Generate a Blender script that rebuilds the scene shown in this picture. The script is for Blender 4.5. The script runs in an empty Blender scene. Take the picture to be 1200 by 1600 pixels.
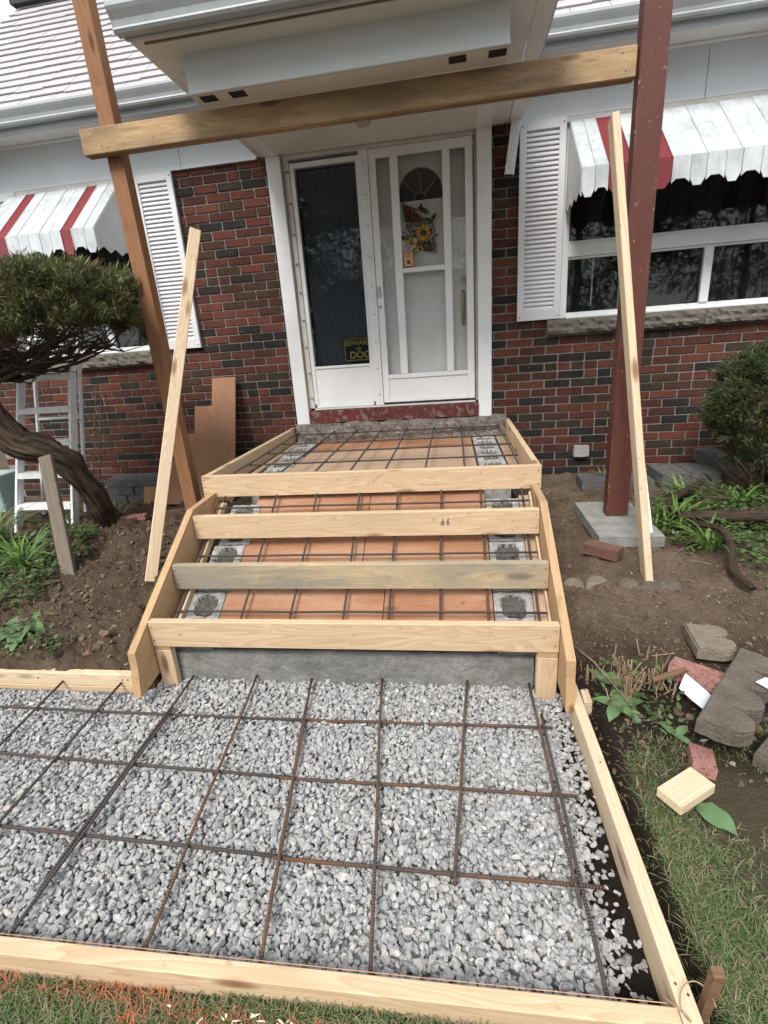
import bpy, bmesh, math, random
import numpy as np
from mathutils import Vector, Matrix, noise as mnoise

random.seed(7)
rng = np.random.default_rng(11)
SC = bpy.context.scene
COL = SC.collection
R = math.radians

# ------------------------------------------------------------------ camera, world, sun, exposure
cam_data = bpy.data.cameras.new("camera")
cam = bpy.data.objects.new("camera", cam_data)
COL.objects.link(cam)
_yaw, _pit, _rol = R(9.423), R(-18.4964), R(-4.1382)
_F = Vector((-math.sin(_yaw) * math.cos(_pit), math.cos(_yaw) * math.cos(_pit), math.sin(_pit)))
_r0 = Vector((math.cos(_yaw), math.sin(_yaw), 0))
_u0 = _r0.cross(_F)
_Rt = math.cos(_rol) * _r0 + math.sin(_rol) * _u0
_Up = -math.sin(_rol) * _r0 + math.cos(_rol) * _u0
CAM = Vector((0.7215, -4.8008, 1.4961))
_m = Matrix((_Rt, _Up, -_F)).transposed().to_4x4()
_m.translation = CAM
cam.matrix_world = _m
cam_data.sensor_fit = 'VERTICAL'
cam_data.sensor_height = 32.0
cam_data.lens = 32.0 * 778.56 / 1600.0
cam_data.clip_start = 0.05
cam_data.clip_end = 500
SC.camera = cam

world = bpy.data.worlds.new("World")
SC.world = world
world.use_nodes = True
wn = world.node_tree.nodes
wl = world.node_tree.links
wn.clear()
sky = wn.new("ShaderNodeTexSky")
sky.sky_type = 'NISHITA'
sky.sun_disc = False
sky.sun_elevation = R(48)
sky.sun_rotation = R(196)
sky.air_density = 1.0
sky.dust_density = 3.5
sky.ozone_density = 0.6
bg = wn.new("ShaderNodeBackground")
bg.inputs[1].default_value = 0.13
wo = wn.new("ShaderNodeOutputWorld")
ov = wn.new("ShaderNodeMix")          # thick bright cloud over the clear sky
ov.data_type = 'RGBA'
ov.inputs[0].default_value = 0.82
ov.inputs[7].default_value = (6.3, 6.6, 6.9, 1)
wl.new(sky.outputs[0], ov.inputs[6])
wl.new(ov.outputs[2], bg.inputs[0])
wl.new(bg.outputs[0], wo.inputs[0])

sun_data = bpy.data.lights.new("sun", 'SUN')
sun_data.energy = 2.2
sun_data.angle = R(22)
sun_data.color = (1.0, 0.96, 0.9)
sun = bpy.data.objects.new("sun", sun_data)
COL.objects.link(sun)
_az, _el = R(196), R(48)
_sd = Vector((math.sin(_az) * math.cos(_el), math.cos(_az) * math.cos(_el), math.sin(_el)))
sun.rotation_euler = _sd.to_track_quat('Z', 'Y').to_euler()

SC.view_settings.view_transform = 'Standard'
SC.view_settings.look = 'None'
SC.view_settings.exposure = 0.80
SC.view_settings.gamma = 1.0
SC.view_settings.use_curve_mapping = False
SC.render.engine = 'CYCLES'
SC.cycles.max_bounces = 8
SC.cycles.use_denoising = True

# ------------------------------------------------------------------ node helpers and materials
class NT:
    def __init__(s, name):
        s.m = bpy.data.materials.new(name)
        s.m.use_nodes = True
        s.t = s.m.node_tree
        s.t.nodes.clear()
        s.out = s.n("ShaderNodeOutputMaterial")
        s.b = s.n("ShaderNodeBsdfPrincipled")
        s.l(s.b.outputs[0], s.out.inputs[0])

    def n(s, ty, **k):
        x = s.t.nodes.new(ty)
        for a, v in k.items():
            setattr(x, a, v)
        return x

    def l(s, a, b):
        s.t.links.new(a, b)

    def inp(s, node, key, v):
        if isinstance(v, bpy.types.NodeSocket):
            s.l(v, node.inputs[key])
        else:
            node.inputs[key].default_value = v

    def coords(s, kind="Object", scale=(1, 1, 1), jitter=0.0):
        tc = s.n("ShaderNodeTexCoord")
        v = tc.outputs[kind]
        if jitter:
            oi = s.n("ShaderNodeObjectInfo")
            mu = s.n("ShaderNodeVectorMath", operation='SCALE')
            cx = s.n("ShaderNodeCombineXYZ")
            for i in range(3):
                s.l(oi.outputs["Random"], cx.inputs[i])
            s.l(cx.outputs[0], mu.inputs[0])
            mu.inputs["Scale"].default_value = jitter
            ad = s.n("ShaderNodeVectorMath", operation='ADD')
            s.l(v, ad.inputs[0])
            s.l(mu.outputs[0], ad.inputs[1])
            v = ad.outputs[0]
        mp = s.n("ShaderNodeMapping")
        mp.inputs["Scale"].default_value = scale
        s.l(v, mp.inputs[0])
        return mp.outputs[0]

    def noise(s, vec, scale=1.0, detail=4.0, rough=0.55, dist=0.0):
        x = s.n("ShaderNodeTexNoise")
        s.l(vec, x.inputs["Vector"])
        x.inputs["Scale"].default_value = scale
        x.inputs["Detail"].default_value = detail
        x.inputs["Roughness"].default_value = rough
        x.inputs["Distortion"].default_value = dist
        return x.outputs[0]

    def ramp(s, fac, stops, interp='LINEAR'):
        x = s.n("ShaderNodeValToRGB")
        s.l(fac, x.inputs[0])
        x.color_ramp.interpolation = interp
        e = x.color_ramp.elements
        while len(e) < len(stops):
            e.new(0.5)
        for i, (p, c) in enumerate(stops):
            e[i].position = p
            e[i].color = (c, c, c, 1) if isinstance(c, (int, float)) else tuple(c) + ((1,) if len(c) == 3 else ())
        return x.outputs[0]

    def math(s, op, a, b=0.0):
        x = s.n("ShaderNodeMath", operation=op)
        s.inp(x, 0, a)
        s.inp(x, 1, b)
        return x.outputs[0]

    def mix(s, fac, a, b, mode='MIX'):
        x = s.n("ShaderNodeMix", data_type='RGBA', blend_type=mode)
        s.inp(x, 0, fac)
        for k, v in ((6, a), (7, b)):
            if isinstance(v, bpy.types.NodeSocket):
                s.l(v, x.inputs[k])
            else:
                x.inputs[k].default_value = tuple(v) + ((1,) if len(v) == 3 else ())
        return x.outputs[2]

    def bump(s, h, strength=0.3, dist=0.01):
        x = s.n("ShaderNodeBump")
        s.l(h, x.inputs["Height"])
        x.inputs["Strength"].default_value = strength
        x.inputs["Distance"].default_value = dist
        s.l(x.outputs[0], s.b.inputs["Normal"])

    def base(s, c, rough=0.6, spec=0.4, metal=0.0):
        s.inp(s.b, "Base Color", c if isinstance(c, bpy.types.NodeSocket) else tuple(c) + (1,))
        s.inp(s.b, "Roughness", rough)
        s.b.inputs["Specular IOR Level"].default_value = spec
        s.b.inputs["Metallic"].default_value = metal
        return s


def wood(name, light, dark, knots=0.30, stain=None, stain_amt=0.5, rough=0.75, ring=1.0):
    s = NT(name)
    v = s.coords("Object", (1, 1, 1), 53.0)
    def mp(sc):
        m = s.n("ShaderNodeMapping")
        m.inputs["Scale"].default_value = sc
        s.l(v, m.inputs[0])
        return m.outputs[0]
    n1 = s.noise(mp((0.55, 7, 7)), 1.0, 2.0, 0.5, 0.4)
    rings = s.math('MULTIPLY', n1, 26.0)
    rings = s.math('FRACT', rings)
    rings = s.ramp(rings, [(0, 0.0), (0.75, 0.8), (0.93, 1.0), (1.0, 0.1)])
    fine = s.noise(mp((5, 160, 160)), 1.0, 3.0, 0.6)
    c = s.mix(s.math('MULTIPLY', rings, 0.72 * ring), light, dark)
    c = s.mix(s.math('MULTIPLY', s.ramp(fine, [(0.35, 0.0), (0.72, 1.0)]), 0.55), c, dark)
    blot = s.noise(mp((1.6, 4, 4)), 1.0, 3.0, 0.6)
    c = s.mix(s.math('MULTIPLY', s.ramp(blot, [(0.4, 0.0), (0.75, 1.0)]), 0.3), c, tuple(0.55 * q for q in light))
    if knots:
        vo = s.n("ShaderNodeTexVoronoi")
        s.l(mp((2.4, 8.5, 8.5)), vo.inputs["Vector"])
        vo.inputs["Scale"].default_value = 1.0
        pick = s.ramp(vo.outputs["Color"], [(knots, 0.0), (knots + 0.02, 1.0)], 'CONSTANT')
        kd = s.ramp(vo.outputs["Distance"], [(0.06, 1.0), (0.11, 0.8), (0.20, 0.0)])
        c = s.mix(s.math('MULTIPLY', s.math('MULTIPLY', pick, kd), 0.95), c, (dark[0] * 0.42, dark[1] * 0.32, dark[2] * 0.28))
    if stain:
        st = s.noise(mp((1.3, 6, 6)), 1.0, 5.0, 0.65, 0.3)
        c = s.mix(s.math('MULTIPLY', s.ramp(st, [(0.38, 0.0), (0.6, 1.0)]), stain_amt), c, stain)
    spots = s.noise(mp((22, 40, 40)), 1.0, 2.0, 0.5)
    c = s.mix(s.math('MULTIPLY', s.ramp(spots, [(0.66, 0.0), (0.74, 1.0)]), 0.35), c, tuple(0.3 * q for q in dark))
    s.base(c, rough, 0.25)
    s.bump(s.math('ADD', s.math('MULTIPLY', fine, 0.5), rings), 0.18, 0.002)
    return s.m


M = {}
M['pine'] = wood("pine_lumber", (0.65, 0.495, 0.335), (0.46, 0.31, 0.18))
M['pine_pale'] = wood("pale_pine_lumber", (0.70, 0.565, 0.405), (0.53, 0.39, 0.245))
M['pine_grey'] = wood("blue_stained_lumber", (0.56, 0.45, 0.29), (0.38, 0.28, 0.165), stain=(0.19, 0.19, 0.165), stain_amt=0.75)
M['pine_warm'] = wood("warm_pine_lumber", (0.53, 0.35, 0.195), (0.38, 0.225, 0.11), stain=(0.26, 0.18, 0.12), stain_amt=0.35)
M['header'] = wood("weathered_yellow_lumber", (0.54, 0.375, 0.215), (0.36, 0.225, 0.115), stain=(0.17, 0.12, 0.08), stain_amt=0.7)
M['cedar'] = wood("orange_cedar", (0.33, 0.165, 0.085), (0.20, 0.092, 0.042), knots=0.35)
M['oldgrey'] = wood("old_grey_wood", (0.20, 0.165, 0.13), (0.10, 0.08, 0.06))
M['stake'] = wood("brown_stake", (0.22, 0.13, 0.075), (0.12, 0.065, 0.035))
M['ply'] = wood("form_plywood", (0.33, 0.155, 0.080), (0.22, 0.095, 0.048), knots=0.70, stain=(0.43, 0.265, 0.175), stain_amt=0.6, ring=0.6)
M['ply_tan'] = wood("tan_plywood", (0.46, 0.325, 0.22), (0.35, 0.23, 0.145), knots=0.85, stain=(0.30, 0.205, 0.15), stain_amt=0.55, ring=0.5)
M['ply_leaning'] = wood("orange_plywood", (0.36, 0.19, 0.105), (0.26, 0.125, 0.065), knots=0.75, stain=(0.22, 0.13, 0.08), stain_amt=0.6, ring=0.7)

def red_paint():
    s = NT("worn_red_paint")
    v = s.coords("Object", (1, 1, 1), 9.0)
    m = s.n("ShaderNodeMapping"); m.inputs["Scale"].default_value = (2.5, 60, 60); s.l(v, m.inputs[0])
    n = s.noise(m.outputs[0], 1.0, 6.0, 0.7)
    c = s.mix(s.ramp(n, [(0.58, 0.0), (0.72, 1.0)]), (0.105, 0.032, 0.022), (0.19, 0.085, 0.062))
    n2 = s.noise(v, 9.0, 6.0, 0.7)
    c = s.mix(s.math('MULTIPLY', s.ramp(n2, [(0.45, 0.0), (0.7, 1.0)]), 0.5), c, (0.060, 0.022, 0.016))
    n3 = s.noise(v, 34.0, 3.0, 0.6)
    c = s.mix(s.math('MULTIPLY', s.ramp(n3, [(0.67, 0.0), (0.72, 1.0)]), 0.8), c, (0.36, 0.24, 0.17))
    s.base(c, 0.55, 0.4); s.bump(n, 0.2, 0.002)
    return s.m
M['redpost'] = red_paint()

def painted(name, c, dirt=(0.35, 0.34, 0.31), amt=0.35, rough=0.4, scale=3.0, streak=False):
    s = NT(name)
    v = s.coords("Object", (1, 1, 1), 5.0)
    n = s.noise(v, scale, 6.0, 0.65)
    col = s.mix(s.math('MULTIPLY', s.ramp(n, [(0.42, 0.0), (0.75, 1.0)]), amt), c, dirt)
    m = s.n("ShaderNodeMapping"); m.inputs["Scale"].default_value = (26, 26, 2.2) if streak else (30, 30, 30); s.l(v, m.inputs[0])
    n2 = s.noise(m.outputs[0], 1.0, 4.0, 0.6)
    col = s.mix(s.math('MULTIPLY', s.ramp(n2, [(0.55, 0.0), (0.75, 1.0)]), amt * 0.7), col, dirt)
    s.base(col, rough, 0.4)
    s.bump(n2, 0.05, 0.002)
    return s.m
M['white'] = painted("white_aluminium", (0.79, 0.81, 0.82), amt=0.2)
M['white_old'] = painted("aged_white_paint", (0.64, 0.63, 0.60), (0.24, 0.22, 0.19), 0.5)
M['gutter'] = painted("grey_white_gutter", (0.44, 0.47, 0.49), (0.2, 0.2, 0.2), 0.4, 0.35, 2.0)
M['soffit'] = painted("soffit_panel", (0.74, 0.73, 0.70), (0.42, 0.40, 0.36), 0.25)
M['frieze'] = painted("frieze_aluminium", (0.68, 0.72, 0.745), (0.42, 0.43, 0.43), 0.22, 0.45, 1.2)
M['beamclad'] = painted("beam_cladding", (0.68, 0.72, 0.73), (0.42, 0.44, 0.43), 0.3, 0.45, 1.2)
M['shutter'] = painted("white_shutter_plastic", (0.70, 0.70, 0.73), (0.40, 0.39, 0.40), 0.15)
M['awn_white'] = painted("awning_white", (0.60, 0.64, 0.67), (0.20, 0.205, 0.20), 0.6, 0.4, 4.0, True)
M['awn_red'] = painted("awning_red", (0.22, 0.035, 0.042), (0.11, 0.03, 0.03), 0.3, 0.4)
M['awn_side'] = painted("awning_side", (0.60, 0.63, 0.65), (0.34, 0.36, 0.35), 0.4, 0.4)
M['brown_trim'] = painted("brown_caulk_strip", (0.15, 0.10, 0.075), (0.3, 0.26, 0.22), 0.5)
M['dark'] = painted("hollow_shade_black", (0.02, 0.02, 0.02), (0.04, 0.03, 0.03), 0.3, 0.8)  # near-black colour standing for the shade inside hollows
M['door_white'] = painted("door_paint", (0.84, 0.85, 0.85), (0.4, 0.4, 0.4), 0.12)

def plain(name, c, rough=0.5, metal=0.0, spec=0.4, nscale=20, var=0.25):
    s = NT(name)
    v = s.coords("Object", (1, 1, 1), 7.0)
    n = s.noise(v, nscale, 4.0, 0.6)
    col = s.mix(s.ramp(n, [(0.3, 0.0), (0.7, 1.0)]), tuple(q * (1 - var) for q in c), tuple(min(1, q * (1 + var)) for q in c))
    s.base(col, rough, spec, metal)
    return s.m
M['alu'] = plain("ladder_aluminium", (0.82, 0.83, 0.84), 0.4, 0.0, 0.5, 30, 0.15)
M['steel'] = plain("dark_steel", (0.10, 0.10, 0.10), 0.4, 0.7)
M['brass'] = plain("tarnished_brass", (0.42, 0.33, 0.20), 0.35, 0.5)
M['chrome'] = plain("dull_chrome", (0.4, 0.4, 0.4), 0.3, 0.9)
M['black'] = plain("black_print", (0.012, 0.012, 0.013), 0.4)
M['yellow'] = plain("yellow_print", (0.62, 0.46, 0.08), 0.5, var=0.1)
M['sticker'] = plain("tan_sticker", (0.62, 0.40, 0.20), 0.5, var=0.1)
M['curtain'] = plain("dark_curtain", (0.045, 0.043, 0.048), 0.9, nscale=60)
M['sheer'] = plain("grey_sheer", (0.30, 0.31, 0.33), 0.9, nscale=60)
M['interior'] = plain("dim_interior", (0.02, 0.02, 0.023), 0.9)
M['blind'] = plain("grey_blind", (0.24, 0.25, 0.27), 0.5)
M['lamp_glass'] = plain("frosted_lamp_glass", (0.42, 0.40, 0.36), 0.3)
M['paper'] = plain("white_paper", (0.62, 0.68, 0.72), 0.6, var=0.06)
M['string'] = plain("orange_string", (0.62, 0.36, 0.22), 0.8)
M['twine'] = plain("tan_twine", (0.30, 0.22, 0.13), 0.8)
M['petal'] = plain("yellow_petal", (0.75, 0.42, 0.02), 0.6)
M['flower_eye'] = plain("brown_flower_eye", (0.10, 0.035, 0.012), 0.9)
M['wicker'] = plain("brown_wicker", (0.17, 0.075, 0.035), 0.8, nscale=80, var=0.5)
M['shavings'] = plain("pale_wood_shavings", (0.62, 0.53, 0.42), 0.8)

def rebar_mat(name, rust):
    s = NT(name)
    v = s.coords("Object", (1, 1, 1), 31.0)
    n = s.noise(v, 6.0, 6.0, 0.7)
    c = s.mix(s.ramp(n, [(0.62 - rust, 0.0), (0.80 - rust, 1.0)]), (0.075, 0.066, 0.062), (0.16, 0.080, 0.042))
    n2 = s.noise(v, 70.0, 4.0, 0.7)
    c = s.mix(s.math('MULTIPLY', s.ramp(n2, [(0.5, 0.0), (0.75, 1.0)]), 0.5), c, (0.10, 0.055, 0.034))
    s.base(c, 0.7, 0.35, 0.25)
    w = s.n("ShaderNodeTexWave", wave_type='BANDS', bands_direction='X')
    m = s.n("ShaderNodeMapping"); m.inputs["Rotation"].default_value = (0, 0, 0.0)
    tc = s.n("ShaderNodeTexCoord"); s.l(tc.outputs["Object"], m.inputs[0])
    s.l(m.outputs[0], w.inputs["Vector"]); w.inputs["Scale"].default_value = 34.0
    s.bump(w.outputs[1], 0.7, 0.004)
    return s.m
M['rebar'] = rebar_mat("dark_rebar", 0.07)
M['rebar_rust'] = rebar_mat("rusty_rebar", 0.22)

def mineral(name, c1, c2, scale=8.0, rough=0.9, bump=0.5, speck=None, dist=0.01, coord="Object", detail=8.0):
    s = NT(name)
    v = s.coords(coord, (1, 1, 1), 13.0)
    n = s.noise(v, scale, detail, 0.65)
    c = s.mix(s.ramp(n, [(0.32, 0.0), (0.68, 1.0)]), c1, c2)
    n2 = s.noise(v, scale * 9, 4.0, 0.7)
    c = s.mix(s.math('MULTIPLY', s.ramp(n2, [(0.45, 0.0), (0.7, 1.0)]), 0.4), c, tuple(0.5 * q for q in c1))
    if speck:
        n3 = s.noise(v, scale * 5, 3.0, 0.6)
        c = s.mix(s.math('MULTIPLY', s.ramp(n3, [(0.52, 0.0), (0.62, 1.0)]), 0.85), c, speck)
    s.base(c, rough, 0.25)
    s.bump(s.math('ADD', n, n2), bump, dist)
    return s.m
M['curb'] = mineral("damp_concrete", (0.15, 0.148, 0.14), (0.27, 0.265, 0.25), 6.0, 0.9, 0.8)
M['concrete'] = mineral("dry_concrete", (0.30, 0.29, 0.27), (0.42, 0.41, 0.385), 6.0)
M['block'] = mineral("concrete_block", (0.24, 0.235, 0.225), (0.54, 0.53, 0.515), 16.0, 0.95, 0.9)
M['grout'] = mineral("rough_grout", (0.13, 0.12, 0.105), (0.32, 0.30, 0.27), 26.0, 0.95, 1.0, None, 0.02)
M['fines'] = mineral("limestone_fines", (0.22, 0.22, 0.22), (0.34, 0.34, 0.335), 60.0, 0.95, 1.0)
M['ledge'] = mineral("broken_concrete", (0.17, 0.155, 0.14), (0.50, 0.47, 0.43), 9.0, 0.95, 1.0, (0.20, 0.09, 0.07), 0.03)
M['redsill'] = mineral("flaking_red_sill", (0.15, 0.034, 0.032), (0.10, 0.032, 0.030), 4.0, 0.8, 0.8, (0.20, 0.15, 0.135))
M['sillstone'] = mineral("rough_sill_stone", (0.22, 0.20, 0.165), (0.36, 0.33, 0.28), 14.0, 0.95, 1.0, None, 0.03)
M['pad'] = mineral("pad_concrete", (0.22, 0.215, 0.20), (0.34, 0.33, 0.31), 10.0, 0.95, 0.6)
M['garden_block'] = mineral("dark_garden_block", (0.11, 0.11, 0.11), (0.21, 0.205, 0.20), 12.0, 0.95, 0.9, None, 0.02)
M['edging'] = mineral("brown_edging_stone", (0.13, 0.105, 0.085), (0.22, 0.185, 0.15), 10.0, 0.95, 0.9, None, 0.02)
M['edging_buff'] = mineral("buff_edging_stone", (0.20, 0.165, 0.125), (0.31, 0.265, 0.21), 10.0, 0.95, 0.8, None, 0.02)
M['pinkbrick'] = mineral("pink_brick", (0.34, 0.15, 0.125), (0.42, 0.22, 0.19), 14.0, 0.95, 0.6, (0.12, 0.08, 0.07))
M['brownbrick'] = mineral("brown_loose_brick", (0.14, 0.07, 0.052), (0.21, 0.115, 0.09), 14.0, 0.95, 0.7)
M['mortar'] = mineral("mortar", (0.215, 0.20, 0.185), (0.32, 0.30, 0.28), 20.0, 0.95, 0.5)
M['chimney'] = mineral("dark_chimney_siding", (0.05, 0.05, 0.055), (0.09, 0.09, 0.095), 10.0)
M['asphalt'] = mineral("asphalt", (0.04, 0.04, 0.042), (0.06, 0.06, 0.06), 30.0)

def brick_mat(i, c1, c2):
    s = NT("wall_brick_" + ("red", "bright_red", "dark", "brown", "olive", "maroon")[i])
    v = s.coords("Object", (1, 1, 1), 97.0)
    n = s.noise(v, 11.0, 5.0, 0.65)
    c = s.mix(s.ramp(n, [(0.3, 0.0), (0.7, 1.0)]), c1, c2)
    m = s.n("ShaderNodeMapping"); m.inputs["Scale"].default_value = (170, 170, 14); s.l(v, m.inputs[0])
    n2 = s.noise(m.outputs[0], 1.0, 2.0, 0.6)
    c = s.mix(s.math('MULTIPLY', s.ramp(n2, [(0.5, 0.0), (0.7, 1.0)]), 0.45), c, tuple(0.35 * q for q in c1))
    n3 = s.noise(v, 45.0, 3.0, 0.6)
    c = s.mix(s.math('MULTIPLY', s.ramp(n3, [(0.64, 0.0), (0.74, 1.0)]), 0.4), c, (0.26, 0.19, 0.16))
    geo = s.n("ShaderNodeNewGeometry")
    wn_ = s.noise(geo.outputs["Position"], 2.3, 5.0, 0.7)
    c = s.mix(s.math('MULTIPLY', s.ramp(wn_, [(0.42, 0.0), (0.72, 1.0)]), 0.55), c, s.mix(1.0, c, (0.45, 0.42, 0.42), 'MULTIPLY'))
    bl_n = s.noise(geo.outputs["Position"], 9.0, 6.0, 0.75)
    c = s.mix(s.math('MULTIPLY', s.ramp(bl_n, [(0.62, 0.0), (0.78, 1.0)]), 0.35), c, (0.25, 0.21, 0.19))
    s.base(c, 0.85, 0.25)
    s.bump(s.math('ADD', n2, n), 0.8, 0.006)
    return s.m
BR = [brick_mat(0, (0.088, 0.029, 0.020), (0.122, 0.040, 0.028)), brick_mat(1, (0.115, 0.036, 0.024), (0.148, 0.052, 0.034)),
      brick_mat(2, (0.020, 0.017, 0.016), (0.034, 0.027, 0.024)), brick_mat(3, (0.054, 0.028, 0.018), (0.076, 0.038, 0.025)),
      brick_mat(4, (0.038, 0.027, 0.018), (0.054, 0.038, 0.025)), brick_mat(5, (0.066, 0.024, 0.018), (0.090, 0.033, 0.025))]
BRW = [0.27, 0.17, 0.19, 0.13, 0.08, 0.16]

def shingle_mat():
    s = NT("lavender_grey_shingle")
    v = s.coords("Object", (1, 1, 1), 71.0)
    n = s.noise(v, 240.0, 2.0, 0.7)
    c = s.mix(s.ramp(n, [(0.3, 0.0), (0.7, 1.0)]), (0.31, 0.298, 0.308), (0.53, 0.512, 0.525))
    n2 = s.noise(v, 4.0, 4.0, 0.6)
    c = s.mix(s.math('MULTIPLY', n2, 0.35), c, (0.38, 0.36, 0.37))
    s.base(c, 0.62, 0.45)
    s.bump(n, 0.4, 0.003)
    return s.m
M['shingle'] = shingle_mat()
M['underlay'] = plain("dark_roof_underlay", (0.03, 0.028, 0.03), 0.9)

def glass_mat(name, tint, rough=0.02, ior=1.5, boost=0.0):
    s = NT(name)
    s.t.nodes.remove(s.b)
    tr = s.n("ShaderNodeBsdfTransparent"); tr.inputs[0].default_value = tuple(tint) + (1,)
    gl = s.n("ShaderNodeBsdfGlossy"); gl.inputs["Roughness"].default_value = rough
    fr = s.n("ShaderNodeFresnel"); fr.inputs[0].default_value = ior
    v = s.coords("Object", (1, 1, 1), 3.0)
    bn = s.noise(v, 2.2, 2.0, 0.5)
    bu = s.n("ShaderNodeBump"); bu.inputs["Strength"].default_value = 0.05; bu.inputs["Distance"].default_value = 0.02
    s.l(bn, bu.inputs["Height"]); s.l(bu.outputs[0], gl.inputs["Normal"])
    f = s.math('ADD', fr.outputs[0], boost)
    mx = s.n("ShaderNodeMixShader")
    s.l(f, mx.inputs[0]); s.l(tr.outputs[0], mx.inputs[1]); s.l(gl.outputs[0], mx.inputs[2])
    s.l(mx.outputs[0], s.out.inputs[0])
    return s.m
M['glass'] = glass_mat("window_glass", (0.85, 0.88, 0.87), ior=1.42, boost=0.0)
M['glass_clear'] = glass_mat("storm_glass", (1.0, 1.0, 1.0), ior=1.36)
M['glass_dark'] = glass_mat("side_light_glass", (0.80, 0.84, 0.88), ior=1.40)

def isl_mat(name, ramp, rough=0.85, nscale=40.0, bump=0.5, amt=0.45, trans=False, spec=0.3):
    s = NT(name)
    g = s.n("ShaderNodeNewGeometry")
    c = s.ramp(g.outputs["Random Per Island"], ramp)
    v = s.coords("Object")
    n = s.noise(v, nscale, 5.0, 0.65)
    c = s.mix(s.math('MULTIPLY', s.ramp(n, [(0.38, 0.0), (0.68, 1.0)]), amt), c, s.mix(1.0, c, (0.42, 0.42, 0.42), 'MULTIPLY'))
    s.base(c, rough, spec)
    if bump:
        s.bump(n, bump, 0.004)
    if trans:
        s.b.inputs["Transmission Weight"].default_value = 0.0
        s.b.inputs["Subsurface Weight"].default_value = 0.0
    return s.m
M['gravel'] = isl_mat("crushed_limestone", [(0.0, (0.25, 0.25, 0.255)), (0.2, (0.335, 0.337, 0.345)), (0.5, (0.39, 0.387, 0.38)), (0.8, (0.435, 0.435, 0.435)), (0.93, (0.44, 0.415, 0.38)), (1.0, (0.55, 0.545, 0.535))], 0.92, 70.0, 0.7)
M['clods'] = isl_mat("soil_clods", [(0.0, (0.098, 0.066, 0.045)), (0.8, (0.18, 0.127, 0.089)), (0.985, (0.175, 0.132, 0.10)), (1.0, (0.34, 0.31, 0.27))], 0.95, 60.0, 0.6)

def leaf_mat(name, ramp, rough=0.5, patch=None):
    s = NT(name)
    g = s.n("ShaderNodeNewGeometry")
    c = s.ramp(g.outputs["Random Per Island"], ramp)
    if patch:
        o_ = s.coords("Object")
        n_ = s.noise(o_, 7.0, 3.0, 0.6)
        c = s.mix(s.math('MULTIPLY', s.ramp(n_, [(0.50, 0.0), (0.66, 1.0)]), 0.7), c, patch)
        n_ = s.noise(o_, 17.0, 2.0, 0.6)
        c = s.mix(s.ramp(n_, [(0.36, 0.0), (0.60, 1.0)]), s.mix(1.0, c, (0.72, 0.72, 0.72), 'MULTIPLY'), c)
    tr = s.n("ShaderNodeBsdfTranslucent")
    s.l(c, tr.inputs[0])
    s.base(c, rough, 0.35)
    mx = s.n("ShaderNodeMixShader"); mx.inputs[0].default_value = 0.25
    s.l(s.b.outputs[0], mx.inputs[1]); s.l(tr.outputs[0], mx.inputs[2])
    s.l(mx.outputs[0], s.out.inputs[0])
    return s.m
M['grass'] = leaf_mat("lawn_blades", [(0.0, (0.065, 0.110, 0.034)), (0.45, (0.105, 0.165, 0.052)), (0.62, (0.140, 0.190, 0.068)), (0.70, (0.21, 0.19, 0.11)), (1.0, (0.34, 0.28, 0.185))], 0.6)
M['grass_orange'] = leaf_mat("sprayed_blades", [(0.0, (0.46, 0.13, 0.065)), (0.6, (0.52, 0.19, 0.10)), (1.0, (0.34, 0.17, 0.085))], 0.6)
M['lily'] = leaf_mat("daylily_leaf", [(0.0, (0.075, 0.155, 0.036)), (0.6, (0.14, 0.25, 0.055)), (1.0, (0.23, 0.34, 0.09))], 0.4)
M['hosta'] = leaf_mat("hosta_leaf", [(0.0, (0.10, 0.19, 0.075)), (1.0, (0.17, 0.28, 0.13))], 0.42)
M['ivy'] = leaf_mat("ground_cover", [(0.0, (0.035, 0.062, 0.020)), (0.5, (0.075, 0.12, 0.036)), (0.85, (0.12, 0.175, 0.058)), (1.0, (0.20, 0.25, 0.11))], 0.45)
M['juniper'] = leaf_mat("juniper_sprays", [(0.0, (0.060, 0.080, 0.030)), (0.40, (0.110, 0.145, 0.048)), (0.66, (0.165, 0.20, 0.070)), (0.78, (0.23, 0.23, 0.10)), (0.88, (0.24, 0.18, 0.105)), (1.0, (0.16, 0.095, 0.058))], 0.6, (0.135, 0.105, 0.060))
M['yew'] = leaf_mat("yew_sprays", [(0.0, (0.030, 0.046, 0.020)), (0.5, (0.060, 0.086, 0.032)), (0.85, (0.095, 0.125, 0.045)), (1.0, (0.17, 0.155, 0.075))], 0.55, (0.14, 0.15, 0.07))
M['tree_far'] = leaf_mat("street_tree_leaves", [(0.0, (0.03, 0.05, 0.015)), (1.0, (0.09, 0.12, 0.035))], 0.6)
M['stub'] = plain("cut_stems", (0.27, 0.195, 0.125), 0.9, nscale=50, var=0.4)

def bark():
    s = NT("twisted_bark")
    v = s.coords("UV", (1, 1, 1))
    m = s.n("ShaderNodeMapping"); m.inputs["Scale"].default_value = (22, 2.6, 1); m.inputs["Rotation"].default_value = (0, 0, 0.12); s.l(v, m.inputs[0])
    n = s.noise(m.outputs[0], 1.0, 6.0, 0.65, 0.6)
    c = s.mix(s.ramp(n, [(0.36, 0.0), (0.62, 1.0)]), (0.016, 0.011, 0.009), (0.115, 0.082, 0.062))
    o = s.coords("Object")
    n2 = s.noise(o, 5.0, 4.0)
    c = s.mix(s.math('MULTIPLY', n2, 0.4), c, (0.10, 0.068, 0.045))
    s.base(c, 0.95, 0.15)
    s.bump(n, 1.0, 0.03)
    return s.m
M['bark'] = bark()
M['twig'] = plain("dead_twigs", (0.062, 0.042, 0.032), 0.95, nscale=30, var=0.5)
M['twig_pale'] = plain("bleached_roots", (0.19, 0.145, 0.11), 0.95, nscale=30, var=0.5)

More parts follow.
